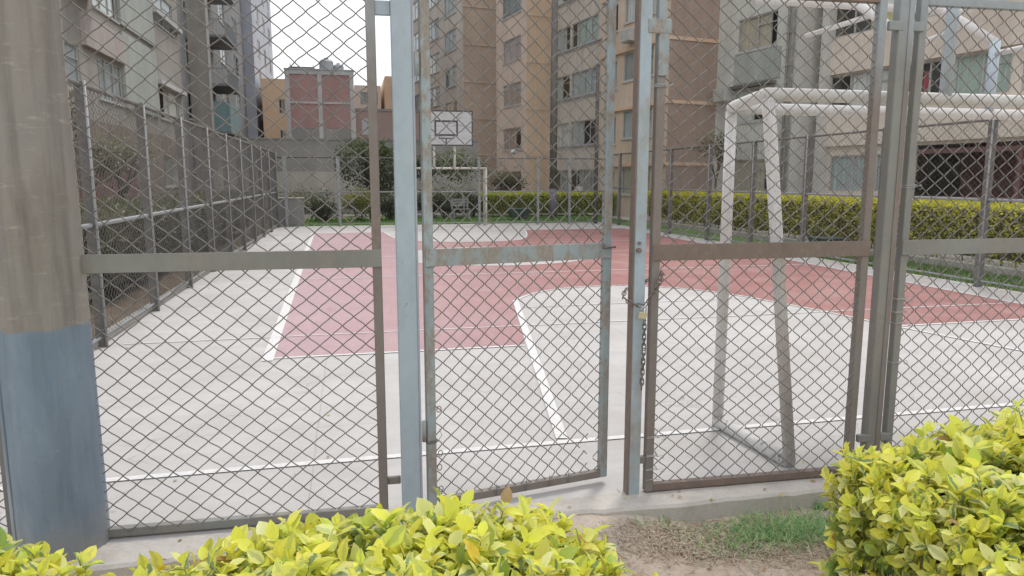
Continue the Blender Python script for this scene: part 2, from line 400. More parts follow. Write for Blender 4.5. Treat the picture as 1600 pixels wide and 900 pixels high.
def poly_sheet(mb, pts, z):
    vs = [Vector((p[0], p[1], 0)) for p in pts]
    n = len(mb.v); mb.v += [(p[0], p[1], z) for p in pts]
    for t in tessellate_polygon([vs]):
        a, b, c = [pts[i] for i in t]
        if (b[0]-a[0])*(c[1]-a[1])-(b[1]-a[1])*(c[0]-a[0]) < 0: t = (t[0], t[2], t[1])
        mb.f.append(tuple(n+i for i in t)); mb.mi.append(mb.cm)
def strip(mb, pts, w, z):
    for i in range(len(pts)-1):
        a, b = Vector(pts[i]), Vector(pts[i+1]); d = (b-a).normalized(); nn = Vector((-d.y, d.x))*w/2
        e = d*(w*.15 if i < len(pts)-2 else 0)
        mb.quad((*(a-nn), z), (*(b-nn+e), z), (*(b+nn+e), z), (*(a+nn), z))
def smoothc(pts, n=6):
    out = []
    for i in range(len(pts)-1):
        p0 = Vector(pts[max(i-1, 0)]); p1 = Vector(pts[i]); p2 = Vector(pts[i+1]); p3 = Vector(pts[min(i+2, len(pts)-1)])
        for k in range(n):
            t = k/n
            out.append(tuple(.5*((2*p1)+(-p0+p2)*t+(2*p0-5*p1+4*p2-p3)*t*t+(-p0+3*p1-3*p2+p3)*t**3)))
    out.append(tuple(pts[-1])); return out

# ------------------------------------------------------------------ ground and court
mb = MB(); mb.box(-250, 250, -120, 380, -.6, -.16); struct(mb.build('ground', MT['soil']))
# earth strip outside the fence, uneven
mb = MB(); nx, ny = 150, 60; X0, X1, Y0, Y1 = -6, 8, -2.2, 3.19
def earth(x, y):
    h = -.095+.02*noise.noise(Vector((x*1.3, y*1.3, 0)))+.008*noise.noise(Vector((x*6, y*6, 3)))
    ramp_ = max(0, 1-abs(x-1.05)/.55)*max(0, min(1, (y-2.55)/.55))     # trodden up to the gate sill
    h += .082*min(1, ramp_*1.6)
    return min(h, -.012)
for j in range(ny+1):
    for i in range(nx+1):
        x = X0+(X1-X0)*i/nx; y = Y0+(Y1-Y0)*j/ny; mb.v.append((x, y, earth(x, y)))
for j in range(ny):
    for i in range(nx):
        a = j*(nx+1)+i; mb.f.append((a, a+1, a+nx+2, a+nx+1)); mb.mi.append(0)
struct(mb.build('earth_strip', MT['dirt'], smooth=True))
CL, CR, CN, CF = -2.5, 9.35, 3.27, 25.55
mb = MB(); mb.box(CL, CR, CN, CF, -.3, 0); struct(mb.build('court_slab', MT['court']))
# front kerb with an uneven broken outer edge
mb = MB()
xs = [CL+i*.06 for i in range(int((CR-CL)/.06)+1)]
def kerb_edge(x):
    e = 3.075+.014*noise.noise(Vector((x*3, 0, 1)))+.012*noise.noise(Vector((x*14, 0, 5)))+max(0, .05*noise.noise(Vector((x*5, 3, 5)))-.012)
    if .55 < x < 1.45: e += .035*math.sin((x-.55)/.9*math.pi)+.02*noise.noise(Vector((x*9, 2, 2)))
    return e
for i in range(len(xs)-1):
    x, x2 = xs[i], xs[i+1]; e, e2 = kerb_edge(x), kerb_edge(x2)
    z = .004+.003*noise.noise(Vector((x*5, 7, 0))); z2 = .004+.003*noise.noise(Vector((x2*5, 7, 0)))
    mb.quad((x, e+.014, z), (x2, e2+.014, z2), (x2, 3.268, z2), (x, 3.268, z))
    mb.quad((x, e, z-.014), (x2, e2, z2-.014), (x2, e2+.014, z2), (x, e+.014, z))
    mb.quad((x, e-.012, -.3), (x2, e2-.012, -.3), (x2, e2, z2-.014), (x, e, z-.014))
struct(mb.build('front_kerb', MT['kerb'], smooth=False))
random.seed(12)
mb = MB(); mb.box(CL-.02, CL+.1, 3.3, 25.5, .001, .055, .012); struct(mb.build('left_kerb', MT['kerbpaint']))
mb = MB(); mb.box(10.72, 10.86, 5, 26.5, -.1, .13, .02); struct(mb.build('hedge_kerb', MT['kerbpaint']))

nearD = [(1.62, 6.6), (2.11, 9.13)]+smoothc([(2.11, 9.13), (2.45, 9.62), (2.93, 9.96), (3.45, 10.12), (4.01, 10.1), (4.41, 9.9), (4.85, 9.5), (5.16, 9.0), (5.43, 8.2), (5.66, 7.3), (5.78, 6.6)])
farD = smoothc([(1.0, 22.1), (1.2, 19.8), (1.8, 18.7), (3.0, 18.2), (4.14, 18.35), (4.67, 19.1), (5.1, 20.6), (5.4, 22.1)])
red = [(-.80, 6.6)]+nearD+[(8.4, 6.62), (8.62, 14), (8.75, 22.1)]+farD[::-1]+[(-1.05, 22.1)]
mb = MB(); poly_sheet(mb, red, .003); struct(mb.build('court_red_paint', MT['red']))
circ = [(3.0+2.08*math.cos(a), 14.85+1.85*math.sin(a)) for a in [i*2*math.pi/64 for i in range(65)]]
mb = MB(); poly_sheet(mb, circ[:-1], .005); struct(mb.build('court_centre_circle', MT['court']))
mb = MB(); zl = .0065
strip(mb, [(-.76, 6.5), (-1.1, 22.2)], .10, zl)
strip(mb, [(-1.9, 4.02), (8.7, 4.03)], .055, zl)
strip(mb, [(1.24, 4.08), (2.11, 9.13)], .075, zl+.0006)
strip(mb, nearD[1:], .045, zl+.0009)
strip(mb, [(5.80, 6.6), (6.45, 4.06)], .05, zl+.0006)
strip(mb, [(-.78, 6.585), (1.62, 6.585)], .045, zl+.0003)
strip(mb, [(5.8, 6.58), (8.4, 6.6)], .045, zl+.0003)
strip(mb, farD, .045, zl+.0003); strip(mb, circ, .05, zl+.0003)
strip(mb, [(8.36, 4.05), (8.75, 22.2)], .045, zl+.0012)
for y, w, xa, xb in ((7.5, .03, -2.2, 8.35), (8.62, .028, 2.1, 5.2), (11.88, .045, -.85, 8.5), (15.0, .035, -.9, 8.5), (17.6, .03, -.95, 8.5), (22.15, .05, -1.05, 8.7)):
    strip(mb, [(xa, y), (xb, y+.02)], w, zl+.0015)
struct(mb.build('court_markings', MT['line']))
# lawns round the court and earth by the building
mb = MB(); mb.box(-2.5, 10.7, 25.56, 31.4, -.1, -.012); mb.box(9.36, 10.715, 3.2, 25.55, -.1, -.015); struct(mb.build('lawn', MT['lawn']))
mb = MB(); mb.box(10.87, 16, 5, 33, -.14, -.03); mb.box(-2.5, 16, 33.01, 44, -.14, -.03); struct(mb.build('path', MT['concpale']))

# ------------------------------------------------------------------ chain link
def chainlink(mb, Lx, z0, z1, pw=.116, ph=.088, r=.0028, k=4, fine=True, amp=.012, seed=0, holes=None):
    nc = max(2, round(Lx/(pw/2))); hw = Lx/nc; nr = max(2, round((z1-z0)/(ph/2))); hh = (z1-z0)/nr
    def D(x, z):
        p = Vector((x*2.1+seed*7.3, z*2.1, seed))
        q = Vector((x*9+seed, z*9, seed*3.))
        e = min(1, x/.06, (Lx-x)/.06)
        e = max(0, e)
        return Vector(((amp*noise.noise(p)+amp*.35*noise.noise(q))*e, .03*noise.noise(p*.45+Vector((9, 9, 9))), amp*noise.noise(p+Vector((5, 5, 5)))+amp*.3*noise.noise(q+Vector((1, 2, 3)))))
    for i in range(nc):
        pts = []
        for j in range(nr+1):
            s = (i+j) & 1
            x = hw*(i+s); z = z0+hh*j
            off = (r*1.0 if s else -r*1.0)
            p = Vector((x, off, z))
            if fine:
                if j > 0:
                    x_, z_ = hw*(i+1-s), z0+hh*(j-1)
                    for t in (.1, .36, .64, .9):
                        xx = x_+(x-x_)*t; zz = z_+(z-z_)*t
                        zz += (.0013*math.sin(2*math.pi*t))*(1 if t else 1)
                        pts.append(Vector((xx, off*(2*t-1), zz))+D(xx, zz))
                # flatten at the knot
                p.x += (-.0016 if s else .0016)
            pts.append(p+D(x, z))
        if holes:
            segs = []; cur = []
            for p in pts:
                if holes(p):
                    if len(cur) > 2: segs.append(cur)
                    cur = []
                else: cur.append(p)
            if len(cur) > 2: segs.append(cur)
        else: segs = [pts]
        for sg in segs: mb.tube(sg, r, k, cap=False)

# ------------------------------------------------------------------ front fence
def fy(x): return 3.303-R_FENCE*x
RZ = -math.atan(R_FENCE)
def fence_root(name, x, dy=0.):
    return empty(name, (x, fy(x)+dy, 0), RZ)
def panel(name, x0, x1, label, zr=1.246, stile_l=True, stile_r=True, ztop=2.5, mats=None, seed=1, bottom=.03, group='chain link panels of the front fence', ties=(), pitch=(.095, .079)):
    o = fence_root(name, x0); tag(o, label, 'fence panel', group); W = x1-x0
    ms, mr, mbm = mats
    if stile_l:
        mb = MB(); mb.box(0, .042, -.022, .020, bottom-.02, ztop, .003); mb.build('stile', ms, o)
    if stile_r:
        mb = MB(); mb.box(W-.042, W, -.022, .020, bottom-.02, ztop, .003); mb.build('stile', ms, o)
    a = .042 if stile_l else 0; b = W-.042 if stile_r else W
    mb = MB(); mb.box(0 if stile_l else a, W, -.030, -.0235, zr-.04, zr+.04, .0015); mb.build('middle_rail', mr, o)
    mb = MB(); mb.box(a, b, -.020, .018, bottom-.019, bottom+.019, .002); mb.build('bottom_rail', mbm, o)
    mb = MB(); mb.box(a, b, -.020, .018, ztop-.04, ztop, .002); mb.build('top_rail', mbm, o)
    mb = MB(); w2 = b-a+.02
    chainlink(mb, w2, bottom+.01, ztop-.02, pitch[0], pitch[1], seed=seed, k=5)
    mb.build('mesh', MT['wire'], o, smooth=True, at=(a-.01, -.005, 0))
    for (tx, tz, n) in ties:
        mb = MB()
        for q in range(n):
            zz = tz+.006*q+random.uniform(-.003, .003)
            mb.tube([(tx-.028, -.028, zz), (tx+.028, -.029, zz+.004), (tx+.03, .026, zz+.006), (tx-.027, .027, zz+.002)], .0018, 5, closed=True)
        mb.tube([(tx+.025, -.029, tz), (tx+.05, -.04, tz+.012), (tx+.06, -.035, tz-.006), (tx+.045, -.03, tz-.012)], .0017, 5)
        mb.build('wire_tie', MT['tie'], o, smooth=True)
    return o
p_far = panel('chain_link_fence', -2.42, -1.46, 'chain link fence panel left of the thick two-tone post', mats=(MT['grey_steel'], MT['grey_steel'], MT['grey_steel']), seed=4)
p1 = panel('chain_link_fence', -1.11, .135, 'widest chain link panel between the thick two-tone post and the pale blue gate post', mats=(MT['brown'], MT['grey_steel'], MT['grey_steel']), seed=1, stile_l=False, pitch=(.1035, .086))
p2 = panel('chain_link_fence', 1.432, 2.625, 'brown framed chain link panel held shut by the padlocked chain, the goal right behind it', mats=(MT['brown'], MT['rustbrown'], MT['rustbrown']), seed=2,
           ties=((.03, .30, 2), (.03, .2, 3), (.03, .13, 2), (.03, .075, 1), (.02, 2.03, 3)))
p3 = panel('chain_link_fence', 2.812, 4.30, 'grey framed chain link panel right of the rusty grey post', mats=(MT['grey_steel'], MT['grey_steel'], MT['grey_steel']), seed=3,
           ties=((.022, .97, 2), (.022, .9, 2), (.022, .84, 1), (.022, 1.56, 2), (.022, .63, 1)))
# loose wire ends beside the right panel and the bracket tabs
mb = MB()
mb.box(1.24, 1.31, -.012, .01, 2.305, 2.365, .003); mb.build('joining_tab', MT['blue'], p1)
mb = MB(); mb.box(1.245, 1.307, -.012, .01, .155, .19, .003); mb.build('joining_tab', MT['brown'], p1)
mb = MB(); mb.box(-.055, .06, -.034, -.024, 2.27, 2.335, .003); mb.box(.0, .05, -.034, -.0235, 2.08, 2.27, .002); mb.build('joining_plate', MT['blue_worn'], p2)
mb = MB(); mb.box(-.045, .0, -.02, .01, .165, .20, .003); mb.build('joining_tab', MT['brown'], p2)
mb = MB(); mb.box(1.202, 1.285, -.034, -.010, 2.33, 2.375, .003); mb.build('joining_tab', MT['grey_steel'], p2); mb = MB(); mb.box(1.202, 1.285, -.034, -.01, .195, .235, .003); mb.build('joining_tab', MT['grey_steel'], p2)
mb = MB(); mb.box(-.045, .02, -.034, -.010, 2.33, 2.375, .003); mb.build('joining_tab', MT['grey_steel'], p3); mb = MB(); mb.box(-.045, .02, -.034, -.01, .195, .235, .003); mb.build('joining_tab', MT['grey_steel'], p3)

# thick two-tone post
o = empty('lamp_post', (-1.283, 3.32, -.12)); tag(o, 'thick steel post at far left, painted brown above and blue below', 'post')
mb = MB(); ncol = 40; H = 4.6
for z in [0, .3, .6, .9, 1.2, 1.6, 2, 3, 4.6]: mb.v += [((.182-.004*z)*math.cos(2*math.pi*i/ncol), (.182-.004*z)*math.sin(2*math.pi*i/ncol), z) for i in range(ncol)]
for r_ in range(8):
    for i in range(ncol):
        j = (i+1) % ncol; mb.f.append((r_*ncol+i, r_*ncol+j, (r_+1)*ncol+j, (r_+1)*ncol+i)); mb.mi.append(0)
mb.f.append(tuple(8*ncol+i for i in range(ncol))); mb.mi.append(0)
mb.build('shaft', MT['bigpost'], o, smooth=True)
mb = MB(); mb.tube([(-.125, -.128, .0), (-.117, -.122, 4.5)], .006, 6); mb.build('weld_seam', MT['bigpost'], o, smooth=True)

def post(x0, x1, label, mats, dy0=-.045, dy1=.045, ztop=2.75, zb=-.02):
    o = fence_root('fence_post', (x0+x1)/2); w = (x1-x0)/2; tag(o, label, 'post')
    mb = MB(); mb.box(-w, w, dy0, dy1, zb, ztop, .004); mb.build('shaft', mats[0], o)
    mb = MB(); mb.box(-w-.03, w+.03, dy0-.03, dy1+.03, zb, .006, .002); mb.build('base_plate', mats[-1], o)
    return o
pa = post(.200, .288, 'wide pale blue gate post with chipped edges beside the ajar gate leaf', [MT['blue'], MT['kerb']])
mb = MB(); mb.box(.0443, .054, -.04, .04, .05, 2.7, .002); mb.build('edge_strip', MT['left_blue'], pa)
pb = post(1.338, 1.398, 'slim pale blue jamb post the chain and padlock wrap around', [MT['jamb'], MT['kerb']], -.03, .03)
mb = MB(); mb.box(-.0365, -.0303, -.031, .031, -.0, 2.7, .0015); mb.build('rusty_flange', MT['rustbrown'], pb)
mb = MB(); mb.tube([(-.012, -.032, 1.26), (-.012, -.05, 1.26)], .012, 10); mb.tube([(-.008, -.032, 1.295), (-.008, -.044, 1.295)], .008, 8); mb.build('bolt', MT['rustbrown'], pb)
pc = post(2.688, 2.768, 'rusty grey post between the two right-hand fence panels', [MT['grey_steel'], MT['kerb']], -.032, .025)
mb = MB(); mb.box(.010, .039, -.0365, -.0323, .05, 2.7, .001); mb.build('rusty_strip', MT['brown'], pc)

# ajar gate leaf
gate = empty('gate_leaf', (.325, 3.262, 0), math.atan2(.165, .95)); tag(gate, 'narrow chain link gate leaf standing ajar, blue paint flaking off its frame', 'gate')
GW = .975
mb = MB(); mb.box(-.004, .038, -.02, .02, .035, 2.5, .003); mb.build('stile', MT['blue_worn'], gate)
mb = MB(); mb.box(GW-.04, GW, -.02, .02, .035, 2.5, .003); mb.build('stile', MT['blue_worn'], gate)
mb = MB(); mb.box(0, GW-.004, -.028, -.0215, 1.205, 1.285, .0015); mb.build('middle_rail', MT['blue_worn'], gate)
mb = MB(); mb.box(.038, GW-.04, -.019, .018, .035, .072, .002); mb.build('bottom_rail', MT['brown'], gate)
mb = MB(); mb.box(.038, GW-.04, -.019, .018, 2.46, 2.5, .002); mb.build('top_rail', MT['blue_worn'], gate)
mb = MB(); chainlink(mb, GW-.06, .06, 2.48, .088, .080, seed=9, k=5, holes=lambda p: (p.x > .80 and .19 < p.z < .235) or (p.x > .845 and .12 < p.z < .30 and p.x < .87))
mb.build('mesh', MT['wire'], gate, smooth=True, at=(.03, -.004, 0))
mb = MB(); mb.tube([(GW-.06, -.035, 1.262), (GW+.012, -.035, 1.262)], .007, 8); mb.tube([(GW-.055, -.035, 1.262), (GW-.055, -.03, 1.285)], .005, 6); mb.build('bolt_latch', MT['rustbrown'], gate, smooth=True)
for z in (.42, 2.1):
    mb = MB(); mb.tube([(-.018, -.008, z-.05), (-.018, -.008, z+.05)], .011, 10); mb.build('hinge', MT['blue_worn'], gate, smooth=True)
mb = MB()
for z in (.36, .365, .371): mb.tube([(-.006, -.024, z), (.04, -.024, z+.004), (.04, .024, z+.006), (-.006, .024, z)], .0017, 5, closed=True)
mb.tube([(.04, -.024, .365), (.06, -.035, .40), (.05, -.03, .43)], .0015, 5); mb.build('wire_tie', MT['wire'], gate, smooth=True)
# hooked loose loops along the gate's left edge and bottom rail
for (x, z) in ((.055, .23), (.06, .30), (.056, .52), (.06, .12)):
    mb = MB(); mb.tube([(x+.011*math.cos(a), -.008, z+.015*math.sin(a)) for a in [i*math.pi/5 for i in range(10)]], .0024, 5, closed=True); mb.build('wire_hook', MT['wire'], gate, smooth=True)
for x in (.18, .34, .5, .63, .74):
    mb = MB(); mb.tube([(x+.004, -.026, .10), (x, -.028, .05), (x+.006, .0, .028), (x+.009, .02, .06)], .0024, 5); mb.build('wire_hook', MT['wire'], gate, smooth=True)

# chain and padlock
lockpos = Vector((1.372, fy(1.372)-.062, .955))
chain = empty('chain', tuple(lockpos)); tag(chain, 'rusty link chain looped round the jamb post, its loose end hanging down', 'chain')
ch_me = None
def link_mesh():
    mb = MB(); pts = []
    for i in range(16):
        a = 2*math.pi*i/16; x = .0085*math.cos(a); z = .0085*math.sin(a)+(.0095 if math.sin(a) > 0 else -.0095)
        pts.append((x, 0, z))
    mb.tube(pts, .0031, 6, closed=True)
    o = mb.build('link', MT['chain'], chain, smooth=True); return o
link0 = link_mesh(); first = [True]
def run_links(path):
    P = [Vector(p) for p in path]; seg = [(P[i+1]-P[i]).length for i in range(len(P)-1)]; tot = sum(seg); n = max(1, round(tot/.0262))
    for q in range(n):
        s = (q+.5)*tot/n; i = 0
        while i < len(seg)-1 and s > seg[i]: s -= seg[i]; i += 1
        c = P[i]+(P[i+1]-P[i])*(s/seg[i]); d = (P[i+1]-P[i]).normalized()
        o = link0 if first[0] else link0.copy()
        if not first[0]: col.objects.link(o); o.parent = chain
        first[0] = False
        rot = d.to_track_quat('Z', 'Y') @ Matrix.Rotation(R(20 if q % 2 else 108)+random.uniform(-.15, .15), 4, 'Z').to_quaternion()
        o.rotation_euler = rot.to_euler(); o.location = c-lockpos
hx = lockpos
run_links([hx+Vector((.012, -.002, -.03)), hx+Vector((.016, .006, -.18)), hx+Vector((.010, .008, -.385))])
run_links([hx+Vector((.0, .0, .035)), hx+Vector((-.03, .012, .04)), hx+Vector((-.062, .024, .055)), hx+Vector((-.078, .06, .075)), hx+Vector((-.05, .105, .10)), hx+Vector((.03, .11, .125)), hx+Vector((.075, .105, .15)), hx+Vector((.125, .085, .175))])
run_links([hx+Vector((.012, .0, .035)), hx+Vector((.045, -.004, .085)), hx+Vector((.085, .006, .14)), hx+Vector((.115, .03, .185)), hx+Vector((.122, .07, .19))])
pl = empty('padlock', tuple(lockpos+Vector((0, -.004, -.01)))); pl.rotation_euler = (0, R(10), 0); tag(pl, 'small brass padlock hanging on the rusty gate chain', 'padlock')
mb = MB(); mb.box(-.021, .021, -.008, .008, -.018, .016, .003); mb.build('lock_body', MT['brass'], pl)
mb = MB(); mb.tube([(-.013, 0, .013), (-.013, 0, .03)]+[(-.013*math.cos(a), 0, .03+.013*math.sin(a)) for a in [i*math.pi/8 for i in range(1, 8)]]+[(.013, 0, .03), (.013, 0, .013)], .0035, 8); mb.build('shackle', MT['tie'], pl, smooth=True)

# ------------------------------------------------------------------ goals
def goal(loc, W, rear, mats, H=2.03, lean=.0, r=.038, label='', rearr=None):
    o = empty('football_goal', loc); tag(o, label, 'goal', 'football goals with basketball supports')
    m1, m2 = mats; r2 = rearr or r
    D = -rear
    # mouth at y=0, rear frame at y=D (behind the mouth)
    for s in (0, 1):
        mb = MB(); x = W*s; mb.tube([(x, 0, 0), (x, 0, H-.02)], r, 14); mb.build('goal_post', m2, o, smooth=True)
        mb = MB(); xr = x+(lean if s == 0 else -lean); xt = x-(.19 if s == 0 else -.19)*(1 if lean else 0)
        mb.tube([(xr, D, r), (xt, D, H-.02)], r2, 14); mb.build('rear_post', m2, o, smooth=True)
        mb = MB(); mb.tube([(x, 0, H), (x+(xt-x)*.1, D*.1, H+.004), (x+(xt-x)*.9, D*.9, H+.004), (xt, D, H)], r, 14); mb.build('side_bar', m1, o, smooth=True)
        mb = MB(); mb.tube([(x, 0, r), (xr, D, r)], r*1.22, 14); mb.build('ground_bar', MT['groundpipe'], o, smooth=True)
    mb = MB(); mb.tube([(0, 0, H), (W, 0, H)], r, 16); mb.build('crossbar', m1, o, smooth=True)
    xt = .19 if lean else 0
    mb = MB(); mb.tube([(-xt, D, H), (W+xt, D, H)], r2, 16); mb.build('rear_crossbar', m1, o, smooth=True)
    return o
g1 = goal((2.30, 4.08, 0), 3.05, .70, (MT['goal'], MT['goal_worn']), lean=.06, r=.0345, rearr=.0335, label='near white football goal with flaking paint, close behind the front fence')
mb = MB()
def bar(pts, r, nm, m, par, k=12):
    mb = MB(); mb.tube(pts, r, k); return mb.build(nm, m, par, smooth=True)
# basketball support on the near goal (goal local: x from 2.30, y from 4.08)
for x in (1.20, 1.89):
    bar([(x, 0, 2.03), (x, 0, 2.50)], .032, 'support_post', MT['palebluepipe'], g1)
    bar([(x, 0, 2.49), (x-.02, .56, 2.87), (x-.02, .88, 3.06)], .03, 'support_brace', MT['goal'], g1)
for x in (.88, 1.66):
    bar([(x, -.70, 2.03), (x, -.70, 3.0)], .032, 'support_post', MT['palebluepipe'], g1)
bar([(.88, -.70, 2.38), (1.2, -.02, 2.42)], .018, 'tie_bar', MT['goal'], g1)
bar([(1.66, -.70, 2.38), (1.89, -.02, 2.42)], .018, 'tie_bar', MT['goal'], g1)
bar([(1.2, .30, 2.70), (1.2, 1.05, 2.70)], .018, 'tie_bar', MT['goal'], g1)
def backboard(parent, x0, x1, y, z0, z1, front):   # front = -1 faces -Y, +1 faces +Y
    mb = MB(); mb.box(x0, x1, y-.012, y+.012, z0, z1, .004); bd = mb.build('backboard', MT['board'], parent)
    yf = y+front*.0145; t = .045; mb = MB()
    def rect(a, b, c, d, t):
        ya, yb = sorted((yf, yf+front*.004))
        mb.box(a, b, ya, yb, c, c+t); mb.box(a, b, ya, yb, d-t, d); mb.box(a, a+t, ya, yb, c+t, d-t); mb.box(b-t, b, ya, yb, c+t, d-t)
    rect(x0, x1, z0, z1, t); cx = (x0+x1)/2; rect(cx-.4, cx+.4, z0+.33, z0+.85, .06)
    o2 = mb.build('board_lines', MT['blackpaint'], bd)
    return bd
backboard(g1, .66, 2.44, .93, 2.93, 4.05, 1)
bar([(.66, .88, 2.90), (2.44, .88, 2.90)], .03, 'board_frame', MT['goal'], g1)
bar([(1.55+.225*math.cos(a), 1.20+.225*math.sin(a), 3.12) for a in [i*math.pi/10 for i in range(20)]]+[(1.775, 1.2, 3.12)], .009, 'hoop_ring', MT['rustbrown'], g1, 6)
# far goal: mouth towards the camera side (-Y)
g2 = goal((1.83, 24.72, 0), 2.83, -.42, (MT['goalfar'], MT['goalfar']), H=1.97, r=.036, label='far white football goal under the backboard at the end of the court', rearr=.03)
for x in (1.03, 1.74):
    bar([(x, .0, 1.97), (x, .0, 2.95)], .045, 'support_post', MT['goalfar'], g2)
    bar([(x, .0, 2.3), (x, .42, 1.97)], .03, 'support_brace', MT['goalfar'], g2)
backboard(g2, .53, 2.36, -.10, 2.72, 3.90, -1)
mb = MB(); mb.box(1.18, 1.71, -.122, -.1165, 2.955, 2.99); mb.box(1.42, 1.46, -.122, -.1165, 2.75, 2.95); mb.build('hoop_bracket', MT['blackpaint'], g2)

# ------------------------------------------------------------------ perimeter fences
def perimeter(name, P, Q, ys, label, pw=.112, wr=.0028, cat='fence', post_dims=(.085, .06), zt=2.42, zm=1.2, darkside=True, seed=0, pmat=None):
    P, Q = Vector((*P, 0)), Vector((*Q, 0)); d = (Q-P); Lx = d.length; rz = math.atan2(d.y, d.x)
    o = empty(name, tuple(P), rz); tag(o, label, cat, None)
    for t in ys:
        hgt = zt+.03
        mb = MB(); mb.box(t-post_dims[1]/2, t+post_dims[1]/2, -post_dims[0]/2, post_dims[0]/2, -.1, hgt, .004)
        pm = mb.build('fence_post', pmat or MT['darkpost'], o)
        s = -1 if darkside > 0 else 1
        mb = MB(); mb.tube([(t-post_dims[1]/2-.004, s*(post_dims[0]/2+.012), 0), (t-post_dims[1]/2-.004, s*(post_dims[0]/2+.012), hgt)], .013, 8); mb.build('edge_pipe', MT['lightedge'], pm, smooth=True)
    for z, r, m in ((zt, .022, MT['darkpost']), (zm, .024, MT['plainrail']), (.09, .016, MT['plainrail'])):
        mb = MB(); mb.tube([(0, 0, z), (Lx, 0, z)], r, 8); mb.build('rail', m, o, smooth=True)
    mb = MB(); chainlink(mb, Lx, .1, zt, pw, pw*.78, r=wr, k=3, fine=False, amp=.012, seed=seed); mb.build('mesh', MT['wire_far'], o, smooth=True)
    return o
perimeter('perimeter_fence', (-2.38, 3.45), (-2.38, 25.3), [.4, 2.0, 4.0, 5.95, 7.9, 9.85, 11.8, 13.7, 15.6, 17.5, 19.5, 21.7], 'tall dark chain link fence along the left side of the court', seed=11, darkside=1, pw=.10, wr=.0028, zt=2.46, zm=1.17)
perimeter('perimeter_fence', (9.2, 3.3), (9.2, 24.6), [1.5, 3.5, 5.55, 7.7, 9.9, 11.9, 14.0, 16.3, 18.5, 20.4, 21.2], 'chain link fence along the right side in front of the yellow-topped hedge', seed=12, darkside=-1, post_dims=(.09, .09), zt=2.46, zm=1.3)
perimeter('perimeter_fence', (-2.38, 25.35), (9.2, 24.65), [.3, 2.05, 4.1, 6.85, 8.95, 10.1, 11.5], 'chain link fence behind the far goal at the end of the court', seed=13, darkside=1, post_dims=(.08, .08), zt=2.32, zm=1.17, pmat=MT['plainrail'])

# ------------------------------------------------------------------ foliage
class Leaves:
    def __init__(s): s.v = []; s.f = []; s.uv = []; s.c = []; s.var = []
    def leaf(s, p, d, n, ln, w, color, var=0., curl=.25):
        d = d.normalized(); side = d.cross(n)
        if side.length < 1e-5: side = d.orthogonal()
        side.normalize(); n = side.cross(d).normalized(); b = len(s.v)
        rows = ((0, .0), (.22, .72), (.5, 1.), (.78, .62), (1., .0))
        lift = .18*w
        for (t, ww) in rows:
            c = p+d*(ln*t)-n*(curl*ln*t*t)
            if ww == 0: s.v.append(tuple(c)); s.uv.append((0., t))
            else:
                for q in (-1, 0, 1):
                    s.v.append(tuple(c+side*(q*ww*w/2)+n*(lift*abs(q)))); s.uv.append((q*1., t))
        # indices: 0, (1,2,3), (4,5,6), (7,8,9), 10
        fs = [(0, 2, 1), (0, 3, 2), (1, 2, 5, 4), (2, 3, 6, 5), (4, 5, 8, 7), (5, 6, 9, 8), (7, 8, 10), (8, 9, 10)]
        for f in fs: s.f.append(tuple(b+i for i in f))
        s.c += [color]*11; s.var += [var]*11
    def card(s, p, d, n, ln, w, color):
        d = d.normalized(); side = d.cross(n)
        if side.length < 1e-5: side = d.orthogonal()
        side.normalize(); nn = side.cross(d); b = len(s.v)
        s.v += [tuple(p), tuple(p+d*ln*.5+side*w/2-nn*ln*.05), tuple(p+d*ln-nn*ln*.2), tuple(p+d*ln*.5-side*w/2-nn*ln*.05)]
        s.uv += [(0, 0), (1, .5), (0, 1), (-1, .5)]; s.f.append((b, b+1, b+2, b+3)); s.c += [color]*4; s.var += [0.]*4
    def build(s, name, mat, parent=None):
        me = bpy.data.meshes.new(name); me.from_pydata(s.v, [], s.f); me.materials.append(mat)
        ca = me.color_attributes.new('Col', 'FLOAT_COLOR', 'POINT')
        flat = []
        for c in s.c: flat += [c[0], c[1], c[2], 1.]
        ca.data.foreach_set('color', flat)
        va = me.attributes.new('Var', 'FLOAT', 'POINT'); va.data.foreach_set('value', s.var)
        uvl = me.uv_layers.new(name='UVMap'); li = [0]*len(me.loops); me.loops.foreach_get('vertex_index', li)
        fl = []
        for i in li: fl += s.uv[i]
        uvl.data.foreach_set('uv', fl)
        me.polygons.foreach_set('use_smooth', [True]*len(s.f)); me.update()
        o = bpy.data.objects.new(name, me); col.objects.link(o)
        if parent: o.parent = parent
        return o
def lerp(a, b, t): return tuple(a[i]+(b[i]-a[i])*t for i in range(3))
YEL = (.85, .79, .11); LIM = (.73, .76, .14); PAL = (.85, .84, .42); GRN = (.20, .30, .06); GOLD = (.76, .60, .06); DKG = (.07, .10, .025)
def interp(tab, x):
    if x <= tab[0][0]: return tab[0][1]
    for (a, b), (c, d) in zip(tab, tab[1:]):
        if x <= c: return b+(d-b)*(x-a)/(c-a)
    return tab[-1][1]
